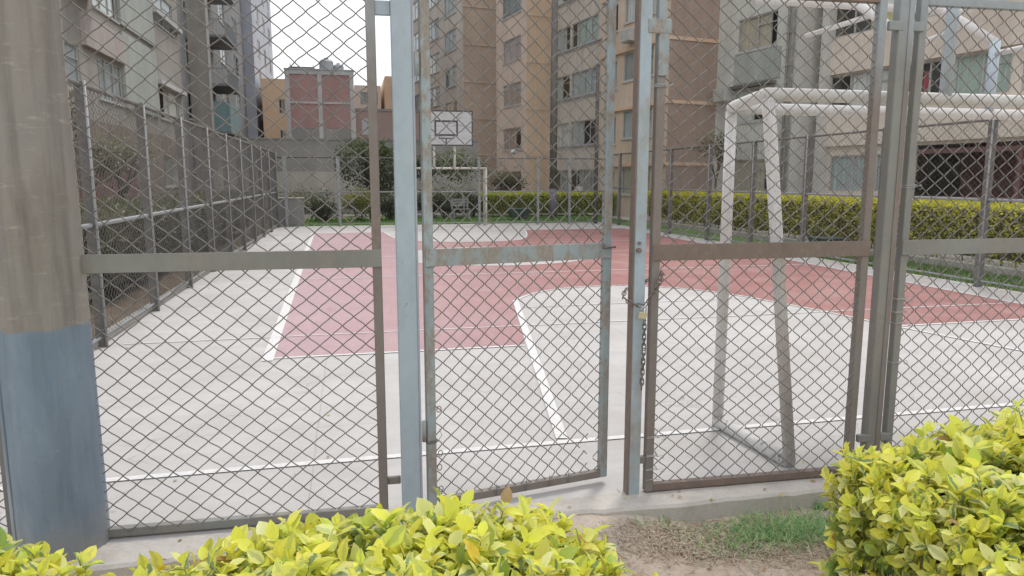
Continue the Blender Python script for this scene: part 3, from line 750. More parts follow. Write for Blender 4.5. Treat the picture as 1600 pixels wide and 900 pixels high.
def near_hedge(name, x0, x1, y0, y1, prof, label, seed, dens, sidex):
    random.seed(seed); root = empty(name, ((x0+x1)/2, (y0+y1)/2, -.1)); tag(root, label, 'hedge', None)
    off = Vector(root.location)
    lv = Leaves(); st = MB()
    def top(x, y):
        h = interp(prof, x)
        e = min((x1-x) if sidex > 0 else (x-x0), y1-y)/.12
        h -= .05*max(0, 1-e)**2
        return h+.028*noise.noise(Vector((x*4.5, y*4.5, seed)))+.02*noise.noise(Vector((x*11, y*11, seed)))
    def shoot(p, ax, scale, tone):
        n = random.randint(4, 6); ln = .075*scale
        ax = ax.normalized(); a0 = random.random()*6.28; s1 = ax.orthogonal().normalized(); s2 = ax.cross(s1)
        st.tube([p-ax*.12-off, p-ax*.03-off, p+ax*ln*.8-off], [.0028, .0022, .0012], 4, cap=False)
        for k in range(n):
            t = k/(n-1)
            for h_ in (0, 1):
                a = a0+k*1.57+h_*math.pi+random.uniform(-.35, .35)
                rad = s1*math.cos(a)+s2*math.sin(a)
                tilt = (1.45-.85*t)+random.uniform(-.3, .3)
                d = ax*math.cos(tilt)+rad*math.sin(tilt)
                nn = ax*math.sin(tilt)-rad*math.cos(tilt)
                L_ = (.029+.022*math.sin(math.pi*min(1, .35+.6*(1-t))))*scale*random.uniform(.6, 1.25)
                r_ = random.random()
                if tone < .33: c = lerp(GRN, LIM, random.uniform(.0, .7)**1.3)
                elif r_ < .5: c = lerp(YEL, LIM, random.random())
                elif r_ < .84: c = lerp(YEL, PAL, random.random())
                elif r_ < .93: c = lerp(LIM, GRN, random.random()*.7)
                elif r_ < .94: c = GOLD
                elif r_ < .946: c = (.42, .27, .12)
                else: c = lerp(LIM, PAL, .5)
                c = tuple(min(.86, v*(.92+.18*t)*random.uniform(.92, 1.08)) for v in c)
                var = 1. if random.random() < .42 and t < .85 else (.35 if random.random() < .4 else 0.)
                lv.leaf(p+ax*ln*t-off, d, nn, L_, L_*random.uniform(.54, .72), c, var, random.uniform(.05, .45))
    # top
    A = (x1-x0)*(y1-y0)
    for _ in range(int(A*dens)):
        x = random.uniform(x0, x1); y = random.uniform(y0, y1)
        ax = Vector((random.uniform(-.55, .55), random.uniform(-.55, .55), 1))
        z = top(x, y)-random.uniform(.0, .075)
        if random.random() < .05: z += random.uniform(.01, .05)
        shoot(Vector((x, y, z)), ax, random.choice((.65, .85, 1., 1.15, 1.25))*random.uniform(.9, 1.1), random.random()+.25)
    # faces: far long side, near long side, open end
    def side(px, py, nx_, ny_, zt):
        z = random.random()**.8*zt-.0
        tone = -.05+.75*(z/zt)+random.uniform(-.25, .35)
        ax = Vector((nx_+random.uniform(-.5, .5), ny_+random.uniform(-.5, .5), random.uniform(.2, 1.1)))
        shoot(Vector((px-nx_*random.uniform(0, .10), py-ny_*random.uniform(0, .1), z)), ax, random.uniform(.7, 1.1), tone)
    for _ in range(int((x1-x0)*.7*dens*.45)):
        x = random.uniform(x0, x1); side(x, y1, 0, 1, top(x, y1-.05)); 
    for _ in range(int((x1-x0)*.7*dens*.25)):
        x = random.uniform(x0, x1); side(x, y0, 0, -1, top(x, y0+.05))
    ex = x1 if sidex > 0 else x0
    for _ in range(int((y1-y0)*.7*dens*.75)):
        y = random.uniform(y0, y1); side(ex, y, sidex, 0, top(ex-sidex*.05, y))
    lv.build('foliage', MT['leafV'], root)
    # woody stems
    for _ in range(int((x1-x0)*60)):
        x = random.uniform(x0+.05, x1-.05); y = random.uniform(y0+.08, y1-.08); h = top(x, y)-.07
        pts = [Vector((x, y, -.1))-off]
        for q in range(1, 4): pts.append(Vector((x+random.uniform(-.05, .05)*q, y+random.uniform(-.05, .05)*q, -.1+(h+.1)*q/3))-off)
        st.tube(pts, [.007, .006, .004, .003], 5, cap=False)
    st.build('stems', MT['stem'], root, smooth=True)
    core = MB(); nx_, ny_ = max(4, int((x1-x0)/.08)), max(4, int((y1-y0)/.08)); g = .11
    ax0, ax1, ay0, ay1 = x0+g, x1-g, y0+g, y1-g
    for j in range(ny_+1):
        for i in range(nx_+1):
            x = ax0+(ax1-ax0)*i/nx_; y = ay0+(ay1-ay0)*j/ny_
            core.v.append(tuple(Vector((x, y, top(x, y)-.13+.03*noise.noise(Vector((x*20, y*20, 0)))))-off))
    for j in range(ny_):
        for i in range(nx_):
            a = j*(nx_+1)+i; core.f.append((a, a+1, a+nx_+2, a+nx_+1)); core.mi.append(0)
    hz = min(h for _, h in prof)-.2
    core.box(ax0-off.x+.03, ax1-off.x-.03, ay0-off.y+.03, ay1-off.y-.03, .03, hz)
    core.build('shade_core', MT['shade'], root)  # solid dark mass, paints the shade deep in the hedge
    return root
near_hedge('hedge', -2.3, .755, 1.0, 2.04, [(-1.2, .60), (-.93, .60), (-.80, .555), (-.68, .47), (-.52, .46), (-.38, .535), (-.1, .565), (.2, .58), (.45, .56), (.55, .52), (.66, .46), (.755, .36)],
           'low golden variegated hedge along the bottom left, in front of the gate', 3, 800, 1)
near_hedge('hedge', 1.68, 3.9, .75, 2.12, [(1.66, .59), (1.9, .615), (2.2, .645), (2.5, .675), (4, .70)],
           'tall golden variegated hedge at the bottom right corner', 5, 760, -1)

def leafscatter(lv, p, n, ln, c, spread=.8):
    d = Vector((random.gauss(0, 1), random.gauss(0, 1), random.gauss(0, 1))).normalized()*spread+n
    lv.card(p, d, Vector((random.gauss(0, .6), random.gauss(0, .6), 1)), ln*random.uniform(.7, 1.3), ln*.6, c)
def box_hedge(name, x0, x1, y0, y1, z0, z1, label, seed, dens, ctop, cside, ln=.07, bump_=.09, faces=('top', '-x', '-y', '+y', '+x'), fade=.5, group=None):
    random.seed(seed); root = empty(name, ((x0+x1)/2, (y0+y1)/2, 0)); tag(root, label, 'hedge', group); off = Vector(root.location); lv = Leaves()
    def bz(p): return bump_*noise.noise(p*2.2+Vector((seed, 0, 0)))+bump_*.7*noise.noise(p*6)
    def colr(z):
        t = (z-(z1-fade))/fade; t = max(0, min(1, t))
        c = lerp(cside[0], cside[1], random.random())
        c2 = lerp(ctop[0], ctop[1], random.random())
        k = t+random.uniform(-.3, .25); k = max(0, min(1, k))
        c = lerp(c, c2, k); f = random.uniform(.7, 1.1)
        return tuple(v*f for v in c)
    for _ in range(int((x1-x0)*(y1-y0)*dens)):
        p = Vector((random.uniform(x0, x1), random.uniform(y0, y1), z1)); p.z += bz(p)-random.uniform(0, .05)
        leafscatter(lv, p-off, Vector((0, 0, .8)), ln, colr(p.z))
    for fc, ax in (('-x', 0), ('+x', 0), ('-y', 1), ('+y', 1)):
        if fc not in faces: continue
        s = -1 if fc[0] == '-' else 1; Lf = (y1-y0) if ax == 0 else (x1-x0)
        for _ in range(int(Lf*(z1-z0)*dens*1.2)):
            z = z0+(z1-z0)*random.random()**.85
            if ax == 0: p = Vector(((x0 if s < 0 else x1), random.uniform(y0, y1), z)); n = Vector((s, 0, .35))
            else: p = Vector((random.uniform(x0, x1), (y0 if s < 0 else y1), z)); n = Vector((0, s, .35))
            b_ = bz(p)*1.3; nn = Vector((n.x, n.y, 0)); p += nn*(b_-random.uniform(0, .12))
            if z < z0+.15 and random.random() < .5: continue
            leafscatter(lv, p-off, n*.8, ln, colr(z))
    lv.build('foliage', MT['leaf'], root)
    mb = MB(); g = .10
    mb.box(x0+g-off.x, x1-g-off.x, y0+g-off.y, y1-g-off.y, max(z0+.08, .1), z1-g); mb.build('shade_core', MT['shade'], root)  # dark box filling in for shade behind the leaves
    mb = MB()
    for _ in range(int((y1-y0+x1-x0)*5)):
        x = random.uniform(x0+.1, x1-.1); y = random.uniform(y0+.05, y1-.05)
        if 'x' in ''.join(faces) and (y1-y0) > (x1-x0): x = random.uniform(x0+.08, x0+.3)
        mb.tube([(x-off.x, y-off.y, -.03), (x-off.x+random.uniform(-.05, .05), y-off.y+random.uniform(-.05, .05), z0+.2)], .012, 5)
    mb.build('stems', MT['stem'], root, smooth=True)
    return root
box_hedge('hedge', 11.0, 12.0, 7.5, 25.6, .12, 1.13, 'long clipped hedge with yellow top behind the right fence', 21, 620, ((.88, .82, .09), (.78, .78, .13)), ((.42, .44, .08), (.76, .72, .15)))
box_hedge('hedge', 5.5, 11.6, 30.2, 31.3, .05, .98, 'clipped yellow-green hedge beyond the far right end fence', 22, 620, ((.84, .85, .14), (.68, .75, .15)), ((.34, .42, .10), (.56, .63, .15)), ln=.085)

def blob(name, c, rad, label, cat, seed, n, cols_, ln=.09, trunk=None, group=None, tmat=None, flat=.8, shell=.55, lobes=6):
    random.seed(seed); root = empty(name, (c[0], c[1], 0)); tag(root, label, cat, group); lv = Leaves()
    cen = [(Vector((0, 0, c[2])), 1.)]
    for _ in range(lobes):
        d = Vector((random.gauss(0, 1), random.gauss(0, 1), random.gauss(0, .7))).normalized()
        cen.append((Vector((d.x*rad[0]*.5, d.y*rad[1]*.5, c[2]+d.z*rad[2]*.5)), random.uniform(.4, .65)))
    for _ in range(n):
        q, s = random.choice(cen)
        d = Vector((random.gauss(0, 1), random.gauss(0, 1), random.gauss(0, 1))).normalized()
        rr = s*(shell+(1-shell)*random.random()**.5)
        rr *= 1+.25*noise.noise(d*2.+Vector((seed, 0, 0)))
        p = q+Vector((d.x*rad[0]*rr, d.y*rad[1]*rr, d.z*rad[2]*rr))
        if p.z < .03: continue
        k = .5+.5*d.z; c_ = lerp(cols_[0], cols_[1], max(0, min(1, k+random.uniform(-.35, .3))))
        leafscatter(lv, p, d*.6+Vector((0, 0, .2)), ln, c_)
    lv.build('crown' if trunk else 'foliage', MT['leaf'], root)
    if trunk:
        mb = MB(); r0, top_ = trunk
        pts = [Vector((0, 0, -.1))]; 
        for k in range(1, 6): pts.append(Vector((random.uniform(-.06, .06)*k*.6, random.uniform(-.04, .04)*k, top_*k/5)))
        mb.tube(pts, [r0*(1-.10*k) for k in range(6)], 8)
        for _ in range(7):
            a = random.random()*6.28; e = Vector((math.cos(a)*rad[0]*.65, math.sin(a)*rad[1]*.65, c[2]+random.uniform(-.2, .6)*rad[2]))
            s_ = pts[random.choice((3, 4, 5))]; mb.tube([s_, s_.lerp(e, .5)+Vector((0, 0, .1)), e], [r0*.45, r0*.3, r0*.12], 6)
        mb.build('trunk', tmat or MT['trunk'], root, smooth=True)
    else:
        mb = MB()
        for _ in range(10):
            a = random.random()*6.28; mb.tube([(.05*math.cos(a), .05*math.sin(a), -.03), (rad[0]*.5*math.cos(a), rad[1]*.5*math.sin(a), c[2]+.2*rad[2])], [.02, .008], 5)
        mb.build('stems', MT['stem'], root, smooth=True)
    return root
DG = ((.04, .055, .035), (.14, .18, .08)); MG = ((.06, .085, .035), (.20, .27, .10)); YG = ((.16, .17, .04), (.55, .53, .11)); OL = ((.09, .09, .055), (.28, .28, .15))
# beyond the far fence
blob('tree', (.85, 29.3, 2.0), (1.45, 1.2, 1.25), 'dark leafy tree in front of the brick wall, left of the far goal', 'tree', 31, 5200, DG, .12, trunk=(.09, 1.8))
blob('shrub', (.35, 28.2, .70), (.72, .6, .62), 'yellow-green shrub under the dark leafy tree', 'shrub', 32, 2200, YG, .08)
blob('shrub', (-.95, 28.6, .62), (.75, .6, .7), 'dark shrub on the lawn left of the yellow-green shrub', 'shrub', 33, 2000, DG, .09)
blob('shrub', (1.55, 28.4, .6), (.6, .5, .62), 'dark green shrub left of the far goal, right of the yellow-green shrub', 'shrub', 34, 1800, DG, .09)
blob('shrub', (-2.0, 30.0, .8), (.9, .6, .6), 'thin olive shrub against the pale boundary wall', 'shrub', 44, 900, OL, .09, shell=.2)
blob('shrub', (3.9, 30.2, .70), (1.35, .9, .70), 'large rounded dark shrub seen through the far goal', 'shrub', 35, 3600, DG, .10)
blob('shrub', (5.15, 30.6, .62), (.75, .7, .6), 'rounded dark shrub at the left end of the far yellow-green hedge', 'shrub', 36, 1800, DG, .10)
blob('tree', (4.55, 29.2, 2.15), (1.15, .8, .75), 'slender pale-barked tree with a sparse crown behind the far goal', 'tree', 37, 1300, MG, .11, trunk=(.04, 2.0), tmat=MT['paletrunk'], shell=.1)
blob('tree', (3.3, 31.5, 2.1), (1.3, .8, .7), 'small bushy tree below the backboard behind the far goal', 'tree', 38, 1700, DG, .11, trunk=(.06, 1.9), shell=.1)
blob('tree', (7.0, 33.0, 1.55), (1.3, .8, .7), 'grey-green low tree in front of the tall brown wall', 'tree', 39, 1700, OL, .11, trunk=(.05, 1.3), shell=.1)
blob('tree', (13.4, 24.6, 2.75), (.9, .8, .7), 'scraggly small tree in the corner of the dark brown and grey-green blocks', 'tree', 40, 900, OL, .10, trunk=(.06, 2.6), shell=.05)
blob('tree', (14.6, 21.3, 1.6), (.01, .01, .01), 'thin bare-stemmed sapling in front of the grey-green block', 'tree', 52, 1, OL, .1, trunk=(.035, 1.6), tmat=MT['paletrunk']) if False else None
# left garden
box_hedge('hedge', -4.3, -3.2, 10.8, 25., .02, 1.15, 'dark brownish overgrown hedge in the garden along the left fence', 23, 230, ((.14, .16, .06), (.20, .18, .10)), ((.05, .055, .03), (.13, .11, .07)), ln=.09, bump_=.12)
LG = 'shrubs in the dark garden left of the court'
k = 0
random.seed(50)
for i, (x, y, rx, rz, n, c_, lab) in enumerate([
    (-3.6, 6.2, .9, .75, 1500, MG, 'green low shrub behind the nearest bay of the left fence'),
    (-3.5, 8.6, .7, .40, 1100, MG, 'low green ground shrub in the second bay of the left fence'),
    (-3.9, 10.6, .9, .62, 1400, DG, 'dark shrub behind the third bay of the left fence'),
    (-4.2, 13.2, 1.2, .8, 1500, DG, 'dark shrub behind the fourth bay of the left fence'),
    (-4.2, 16.4, 1.3, .8, 1500, DG, 'dark shrub halfway along the left fence'),
    (-4.4, 20.0, 1.5, .85, 1500, DG, 'dark shrub near the far end of the left fence'),
    (-4.4, 24.0, 1.5, .9, 1400, DG, 'dark shrub at the far corner of the left fence')]):
    blob('shrub', (x, y, rz*.75), (rx, 1.1, rz), lab, 'shrub', 60+i, n, c_, .085)
def leafy(x, y, z, rx, rz, n, lab, c_, tr, tm=None, seed=0, sh=.1): blob('tree', (x, y, z), (rx, rx, rz), lab, 'tree', seed, n, c_, .09, trunk=tr, tmat=tm, shell=sh)
leafy(-4.6, 12.4, 2.35, .9, .8, 1500, 'small olive tree behind the second bay of the left fence', OL, (.07, 2.2), None, 71)
leafy(-4.9, 17.5, 2.0, 1.0, .7, 1100, 'thin olive tree midway along the left fence', OL, (.07, 1.8), None, 72)
leafy(-3.55, 9.2, 3.05, .5, .35, 250, 'slender tree with a yellow-green trunk next to the thick post', MG, (.10, 3.1), mat_var('mossy_bark', [(.32, .36, .17), (.42, .44, .26)], 9, .9), 73)
# maroon garden wall and low brown garden wall
o = empty('garden_wall', (-6.2, 18.5, 0)); tag(o, 'dark maroon wall in the garden behind the left fence', 'wall')
mb = MB(); mb.box(-.1, .1, -4.2, 4.8, -.1, 2.35, .01); mb.build('wall', MT['maroon'], o); mb = MB(); mb.box(-.16, .16, -4.25, 4.85, 2.353, 2.44, .01); mb.build('coping', MT['darkpost'], o)
o = empty('garden_terrace', (-5.0, 12.5, 0)); tag(o, 'pinkish brick garden bed behind the low end of the left fence', 'planter')
mb = MB(); mb.box(-1.2, .6, -2.5, 3, -.05, .28, .02); mb.build('bed_wall', MT['terracotta'], o); mb = MB(); mb.box(-1.1, .5, -2.4, 2.9, .283, .32); mb.build('bed_soil', MT['soil'], o)

# grass: blades
def grass(name, pts, h, cols_, parent=None, lean=.5, w=.006):
    lv = Leaves()
    for (x, y, z) in pts:
        a = random.random()*6.28; d = Vector((math.cos(a)*lean*random.random(), math.sin(a)*lean*random.random(), 1))
        L_ = h*random.uniform(.5, 1.3); c = lerp(cols_[0], cols_[1], random.random())
        d.normalize(); side = Vector((-math.sin(a), math.cos(a), 0)); b = len(lv.v); p = Vector((x, y, z)); m_ = p+d*L_*.55; t_ = p+d*L_+Vector((math.cos(a), math.sin(a), -.4))*L_*.3
        lv.v += [tuple(p-side*w/2), tuple(p+side*w/2), tuple(m_+side*w*.4), tuple(m_-side*w*.4), tuple(t_)]
        lv.uv += [(0, 0)]*5; lv.f += [(b, b+1, b+2, b+3), (b+3, b+2, b+4)]; lv.c += [c]*5; lv.var += [0.]*5
    o = lv.build(name, MT['leaf'], parent); o['kind'] = 'stuff'; return o
random.seed(90)
G1 = ((.07, .13, .03), (.20, .30, .09))
pts = []
for _ in range(9000):
    x = random.uniform(9.36, 10.7); y = random.uniform(5.5, 16); pts.append((x, y, -.02))
o = grass('grass', pts, .07, G1, w=.014); tag(o, 'short green grass strip between the right fence and the hedge kerb', 'grass')
pts = [(random.uniform(-2.4, 10.6), random.uniform(25.6, 30), -.02) for _ in range(9000)]
o = grass('grass', pts, .09, ((.12, .22, .05), (.24, .42, .11)), w=.03); tag(o, 'green lawn grass beyond the far end fence', 'grass')
pts = []
for _ in range(2600):
    r_ = random.gauss(0, 1); x = 2.03+.20*r_+.03*random.gauss(0, 1); y = 2.86+.075*random.gauss(0, 1)-.0*r_
    if y > 3.05: continue
    pts.append((x, y, earth(x, y)-.003))
for _ in range(70):
    x = 2.33+.03*random.gauss(0, 1); pts.append((x, 3.05+.01*random.gauss(0, 1), earth(x, 3.05)))
for _ in range(60):
    x = random.choice((1.33, 1.45, 1.9))+.03*random.gauss(0, 1); y = 3.02+.02*random.gauss(0, 1); pts.append((x, y, earth(x, y)))
o = grass('grass', pts, 0.06, ((.12, .34, .13), (.60, .70, .36)), lean=1.8, w=.0052); tag(o, 'tuft of green grass on the bare earth by the kerb', 'grass')
# dry straw and twigs
mb = MB(); random.seed(91)
for _ in range(5200):
    q = random.random()
    if q < .52: x = random.gauss(1.62, .24); y = random.gauss(2.88, .085)
    elif q < .85: x = random.gauss(2.02, .2); y = random.gauss(2.78, .12)
    elif q < .93: x = random.uniform(-1, .9); y = random.gauss(2.9, .1)
    else: x = random.uniform(.9, 2.6); y = random.uniform(2.3, 3.05)
    if y > 3.06: continue
    a = random.random()*math.pi; l_ = random.uniform(.012, .07); z = earth(x, y)+random.uniform(.001, .010)
    d = Vector((math.cos(a)*l_, math.sin(a)*l_, random.uniform(-.004, .010))); p = Vector((x, y, z))
    mb.tube([p-d*.5, p+Vector((random.uniform(-.006, .006), random.uniform(-.006, .006), .003)), p+d*.5], random.uniform(.001, .0021), 3, cap=False)
o = mb.build('dry_straw', MT['straw']); o['kind'] = 'stuff'; tag(o, 'dry brown straw and clippings scattered on the earth along the kerb', 'straw')
mb = MB()
for _ in range(260):
    x = random.uniform(.8, 2.7); y = random.uniform(2.2, 3.05); s_ = random.uniform(.002, .006); z = earth(x, y)
    mb.tube([(x, y, z-.001), (x+s_*.3, y, z+s_*.6), (x, y+s_*.2, z+s_)], [s_, s_*.9, s_*.3], 5)
o = mb.build('pebbles', MT['kerb'], smooth=True); o['kind'] = 'stuff'; tag(o, 'small pale pebbles and crumbs on the bare earth', 'pebbles')

lv = Leaves(); random.seed(93)
for i in range(270):
    if i < 110: x = random.uniform(-1, 2.6); y = random.uniform(2.2, 3.25)
    elif i < 122: x = random.uniform(-1.2, 3.4); y = random.uniform(3.3, 5)
    else: x = random.choice((-2.2+abs(random.gauss(0, .12)), 9.0-abs(random.gauss(0, .15)))); y = random.uniform(3.5, 24)
    z = (earth(x, y) if y < 3.07 else (.006 if y < 3.27 else .001))+.003
    a = random.random()*6.28; s_ = random.uniform(.016, .038)
    lv.leaf(Vector((x, y, z)), Vector((math.cos(a), math.sin(a), random.uniform(0, .25))), Vector((0, 0, 1)), s_, s_*.55, random.choice(((.45, .30, .13), (.30, .20, .10), (.62, .52, .16), (.36, .27, .16))), 0., random.uniform(-.3, .4))
o = lv.build('fallen_leaves', MT['leaf']); o['kind'] = 'stuff'; tag(o, 'small dry brown and yellow leaves fallen along the kerb and court edges', 'leaves')

# ------------------------------------------------------------------ buildings
def facade(mb, A, B, z0, z1, rects, depth=.10):
    A, B = Vector(A), Vector(B); d = (B-A); Lx = d.length; d.normalize(); n = Vector((d.y, -d.x))
    xs_ = sorted(set([0., Lx]+[r[0] for r in rects]+[r[1] for r in rects])); zs = sorted(set([z0, z1]+[r[2] for r in rects]+[r[3] for r in rects]))
    def P(s, z, o=0.): p = A+d*s-n*o; return (p.x, p.y, z)
    for i in range(len(xs_)-1):
        for j in range(len(zs)-1):
            cx, cz = (xs_[i]+xs_[i+1])/2, (zs[j]+zs[j+1])/2
            if any(r[0] < cx < r[1] and r[2] < cz < r[3] for r in rects): continue
            mb.quad(P(xs_[i], zs[j]), P(xs_[i+1], zs[j]), P(xs_[i+1], zs[j+1]), P(xs_[i], zs[j+1]))
    for (a, b, c, e) in rects:
        mb.quad(P(a, c), P(b, c), P(b, c, depth), P(a, c, depth)); mb.quad(P(a, e, depth), P(b, e, depth), P(b, e), P(a, e))
        mb.quad(P(a, c), P(a, c, depth), P(a, e, depth), P(a, e)); mb.quad(P(b, c, depth), P(b, c), P(b, e), P(b, e, depth))
def window(parent, A, B, r, nm=2, fm=None, cur=None, open_=0, cover=None, sill=True, bars=False):
    A, B = Vector(A), Vector(B); d = (B-A).normalized(); n = Vector((d.y, -d.x)); ang = math.atan2(d.y, d.x)
    a, b, c, e = r; o = MB(); t = .05; W = b-a; Hh = e-c
    # local: x along wall, y inward, z up
    o.box(0, W, .03, .075, 0, t); o.box(0, W, .03, .075, Hh-t, Hh); o.box(0, t, .03, .075, t, Hh-t); o.box(W-t, W, .03, .075, t, Hh-t)
    for k in range(1, nm): x = W*k/nm; o.box(x-.025, x+.025, .03, .075, t, Hh-t)
    if nm > 1: o.box(W*(nm-1)/nm+.03, W-t, .03, .073, Hh*.68, Hh*.68+.03)
    p = A+d*a; w = o.build('window', fm or MT['alu'], parent); w.location = (p.x, p.y, c); w.rotation_euler = (0, 0, ang)
    g = MB(); g.quad((t, .055, t), (W-t, .055, t), (W-t, .055, Hh-t), (t, .055, Hh-t)); g.build('pane', MT['glass'], w)
    m = cur or random.choice(CUR); cv = cover if cover is not None else random.choice((.5, .7, .85, 1., 1.))
    if cv > 0:
        cu = MB(); K = max(6, int(W*cv/.06)); x0_ = .03 if random.random() < .6 else W*(1-cv)+.0
        for i in range(K):
            xa = x0_+(W*cv-.06)*i/K; xb = x0_+(W*cv-.06)*(i+1)/K
            ya = .098+.014*math.sin(i*1.9); yb = .098+.014*math.sin((i+1)*1.9)
            cu.quad((xa, ya, .02), (xb, yb, .02), (xb, yb, Hh-.02), (xa, ya, Hh-.02))
        cu.build('curtain', m, w)
    bk = MB(); bk.quad((-.02, .6, -.1), (W+.02, .6, -.1), (W+.02, .6, Hh+.1), (-.02, .6, Hh+.1)); bk.build('dark_interior', MT['darkframe'], w)
    if sill:
        s = MB(); s.box(-.06, W+.06, -.05, .0, -.07, -.003); s.build('sill', MT['concframe'], w)
    if bars:
        s = MB()
        for i in range(int(W/.12)): s.box(.06+i*.12, .072+i*.12, -.03, -.018, 0, Hh)
        s.box(0, W, -.0175, -.006, 0.1, .12); s.box(0, W, -.0175, -.006, Hh-.12, Hh-.1); s.build('window_bars', MT['darkframe'], w)
    return w
def block_box(mb, x0, x1, y0, y1, z0, z1, skip=()):   # walls except skipped faces, plus roof
    c = [(x0, y0), (x1, y0), (x1, y1), (x0, y1)]
    for i, nm in enumerate(('-y', '+x', '+y', '-x')):
        if nm in skip: continue
        a, b = c[i], c[(i+1) % 4]; mb.quad((*a, z0), (*b, z0), (*b, z1), (*a, z1))
    mb.quad((x0, y0, z1), (x1, y0, z1), (x1, y1, z1), (x0, y1, z1))
TH = R(10)
def rb_root(label, p, q):
    c_, s_ = math.cos(TH), math.sin(TH); o = empty('apartment_building', (p*c_-q*s_, p*s_+q*c_, 0), TH); tag(o, label, 'building', None); return o
def serrated(label, p, q0, q1, depth, zt, mside, mend, cols_, heads, hh, ledges=None, endbands=None, seed=0, fm=None, sills=True, panel_under=None, curs=None, bars=False):
    """local origin (p,q0) = nearest corner; long facade faces -x, end wall faces -y"""
    random.seed(seed); o = rb_root(label, p, q0); W = q1-q0
    A, B = (0, W), (0, 0); rects = []
    spec = []
    for ci, (qa, qb, hs, nm) in enumerate(cols_):
        for h in (hs or heads):
            if h > zt-.3: continue
            r = (W-(qa-q0), W-(qb-q0), h-hh, h); rects.append(r); spec.append((r, nm))
    mb = MB(); facade(mb, A, B, -.2, zt, rects); wl = mb.build('wall', mside, o)
    mb = MB(); block_box(mb, 0, depth, 0, W, -.2, zt, ('-x', '-y')); mb.build('roof', MT['concwall'], o)
    mb = MB(); mb.quad((0, 0, -.2), (depth, 0, -.2), (depth, 0, zt), (0, 0, zt)); mb.build('end_wall', mend, o)
    mb = MB(); mb.box(-.12, depth, -.12, W+.02, zt+.003, zt+.35); mb.build('parapet', mside, o)
    for (r, nm) in spec: window(o, A, B, r, nm, fm=fm, cur=random.choice(curs) if curs else None, sill=sills, bars=bars and random.random() < .4)
    if ledges:
        for z in ledges[0]:
            mb = MB(); mb.box(-.10, -.002, 0.02, W-.02, z, z+ledges[1]); mb.build('ledge', ledges[2], o)
    if endbands:
        for z in endbands[0]:
            mb = MB(); mb.box(-.10, depth*.999, -.05, -.002, z, z+endbands[1]); mb.build('end_band', endbands[2], o)
    return o
fl = lambda h0, per, n, zt=18: [h0+per*k for k in range(n)]
b1 = serrated('tall grey-beige apartment block farthest back, behind the backboard, with a brown blank end wall', 16.0, 46.5, 62, 9, 19, MT['bst_grey'], MT['bst_brown'],
              [(55.0, 51.9, fl(1.2+2.4, 2.4, 6), 3), (50.6, 48.0, fl(2.15+2.4, 2.4, 6), 3), (59.5, 57.5, fl(3.6, 2.4, 6), 2)], None, 1.35, seed=101, endbands=([3.2, 5.6, 8.0, 10.4, 12.8, 15.2], .05, MT['bst_tan2']))
b2 = serrated('peach apartment block with one window column and a tan end wall, right of the backboard', 16.6, 37.5, 42.1, 6, 19, MT['bst_peach'], MT['bst_tan'],
              [(41.0, 38.3, fl(2.05, 2.53, 7), 3)], None, 1.25, seed=102, endbands=([2.9, 5.45, 8.0, 10.5, 13.], .05, MT['bst_peach']), bars=True)
b3 = serrated('grey-beige apartment block with wide window rows, behind the dark light pole', 18.2, 30.0, 37.47, 7, 19, MT['bst_grey'], MT['bst_tan2'],
              [(37.2, 35.4, fl(2.11, 2.53, 7), 2), (35.2, 32.4, fl(2.11, 2.53, 7), 4), (32.0, 30.6, fl(2.11, 2.53, 7), 2)], None, 1.3, seed=103, ledges=([3.35+2.53*k for k in range(6)], .06, MT['concframe']), curs=[CUR[0], CUR[3], CUR_G, CUR[1]])
b4 = serrated('warm tan apartment block with orange window ledges and a dark brown blank end wall', 16.7, 24.1, 29.35, 7, 19, MT['bst_tan2'], MT['bst_dark'],
              [(28.85, 28.0, fl(1.9, 2.4, 7), 1), (27.45, 25.2, fl(2.1, 2.4, 7), 3)], None, 1.15, seed=104, ledges=([2.14+2.4*k for k in range(7)], .13, MT['ledge']), endbands=([2.14+2.4*k for k in range(7)], .13, MT['ledge']), sills=True)
b5 = serrated('pale grey-green apartment block behind the near goal post', 19.0, 19.9, 24.6, 7, 19, MT['bst_green'], MT['bst_greyb'],
              [(22.95, 20.85, fl(2.34, 2.62, 6), 2)], None, 1.2, seed=105, curs=[CUR[0], CUR[3], CUR[2]])
mb = MB(); mb.box(-.28, -.003, .85, 3.2, 5.0, 5.12, .01); mb.build('awning', MT['darkframe'], b5)
mb = MB(); mb.box(-.035, -.003, .7, 3.15, 5.2, 6.28); mb.build('green_panel', MT['left_green'], b5)
for y in (.08, .30):
    mb = MB(); mb.tube([(-.1, y, 0), (-.1, y, 18)], .05, 8)
    for z in range(1, 17): mb.tube([(-.1, y, z*1.1), (-.1, y, z*1.1+.06)], .07, 8)
    mb.build('drain_pipe', MT['pipe'], b5, smooth=True)
for (zz, q_) in ((7.25, 2.2), (4.6, 3.1)):
    mb = MB(); mb.box(-.45, -.005, q_, q_+.75, zz, zz+.5, .02); mb.build('air_conditioner', MT['alu'], b5 if q_ > 3 else b4)
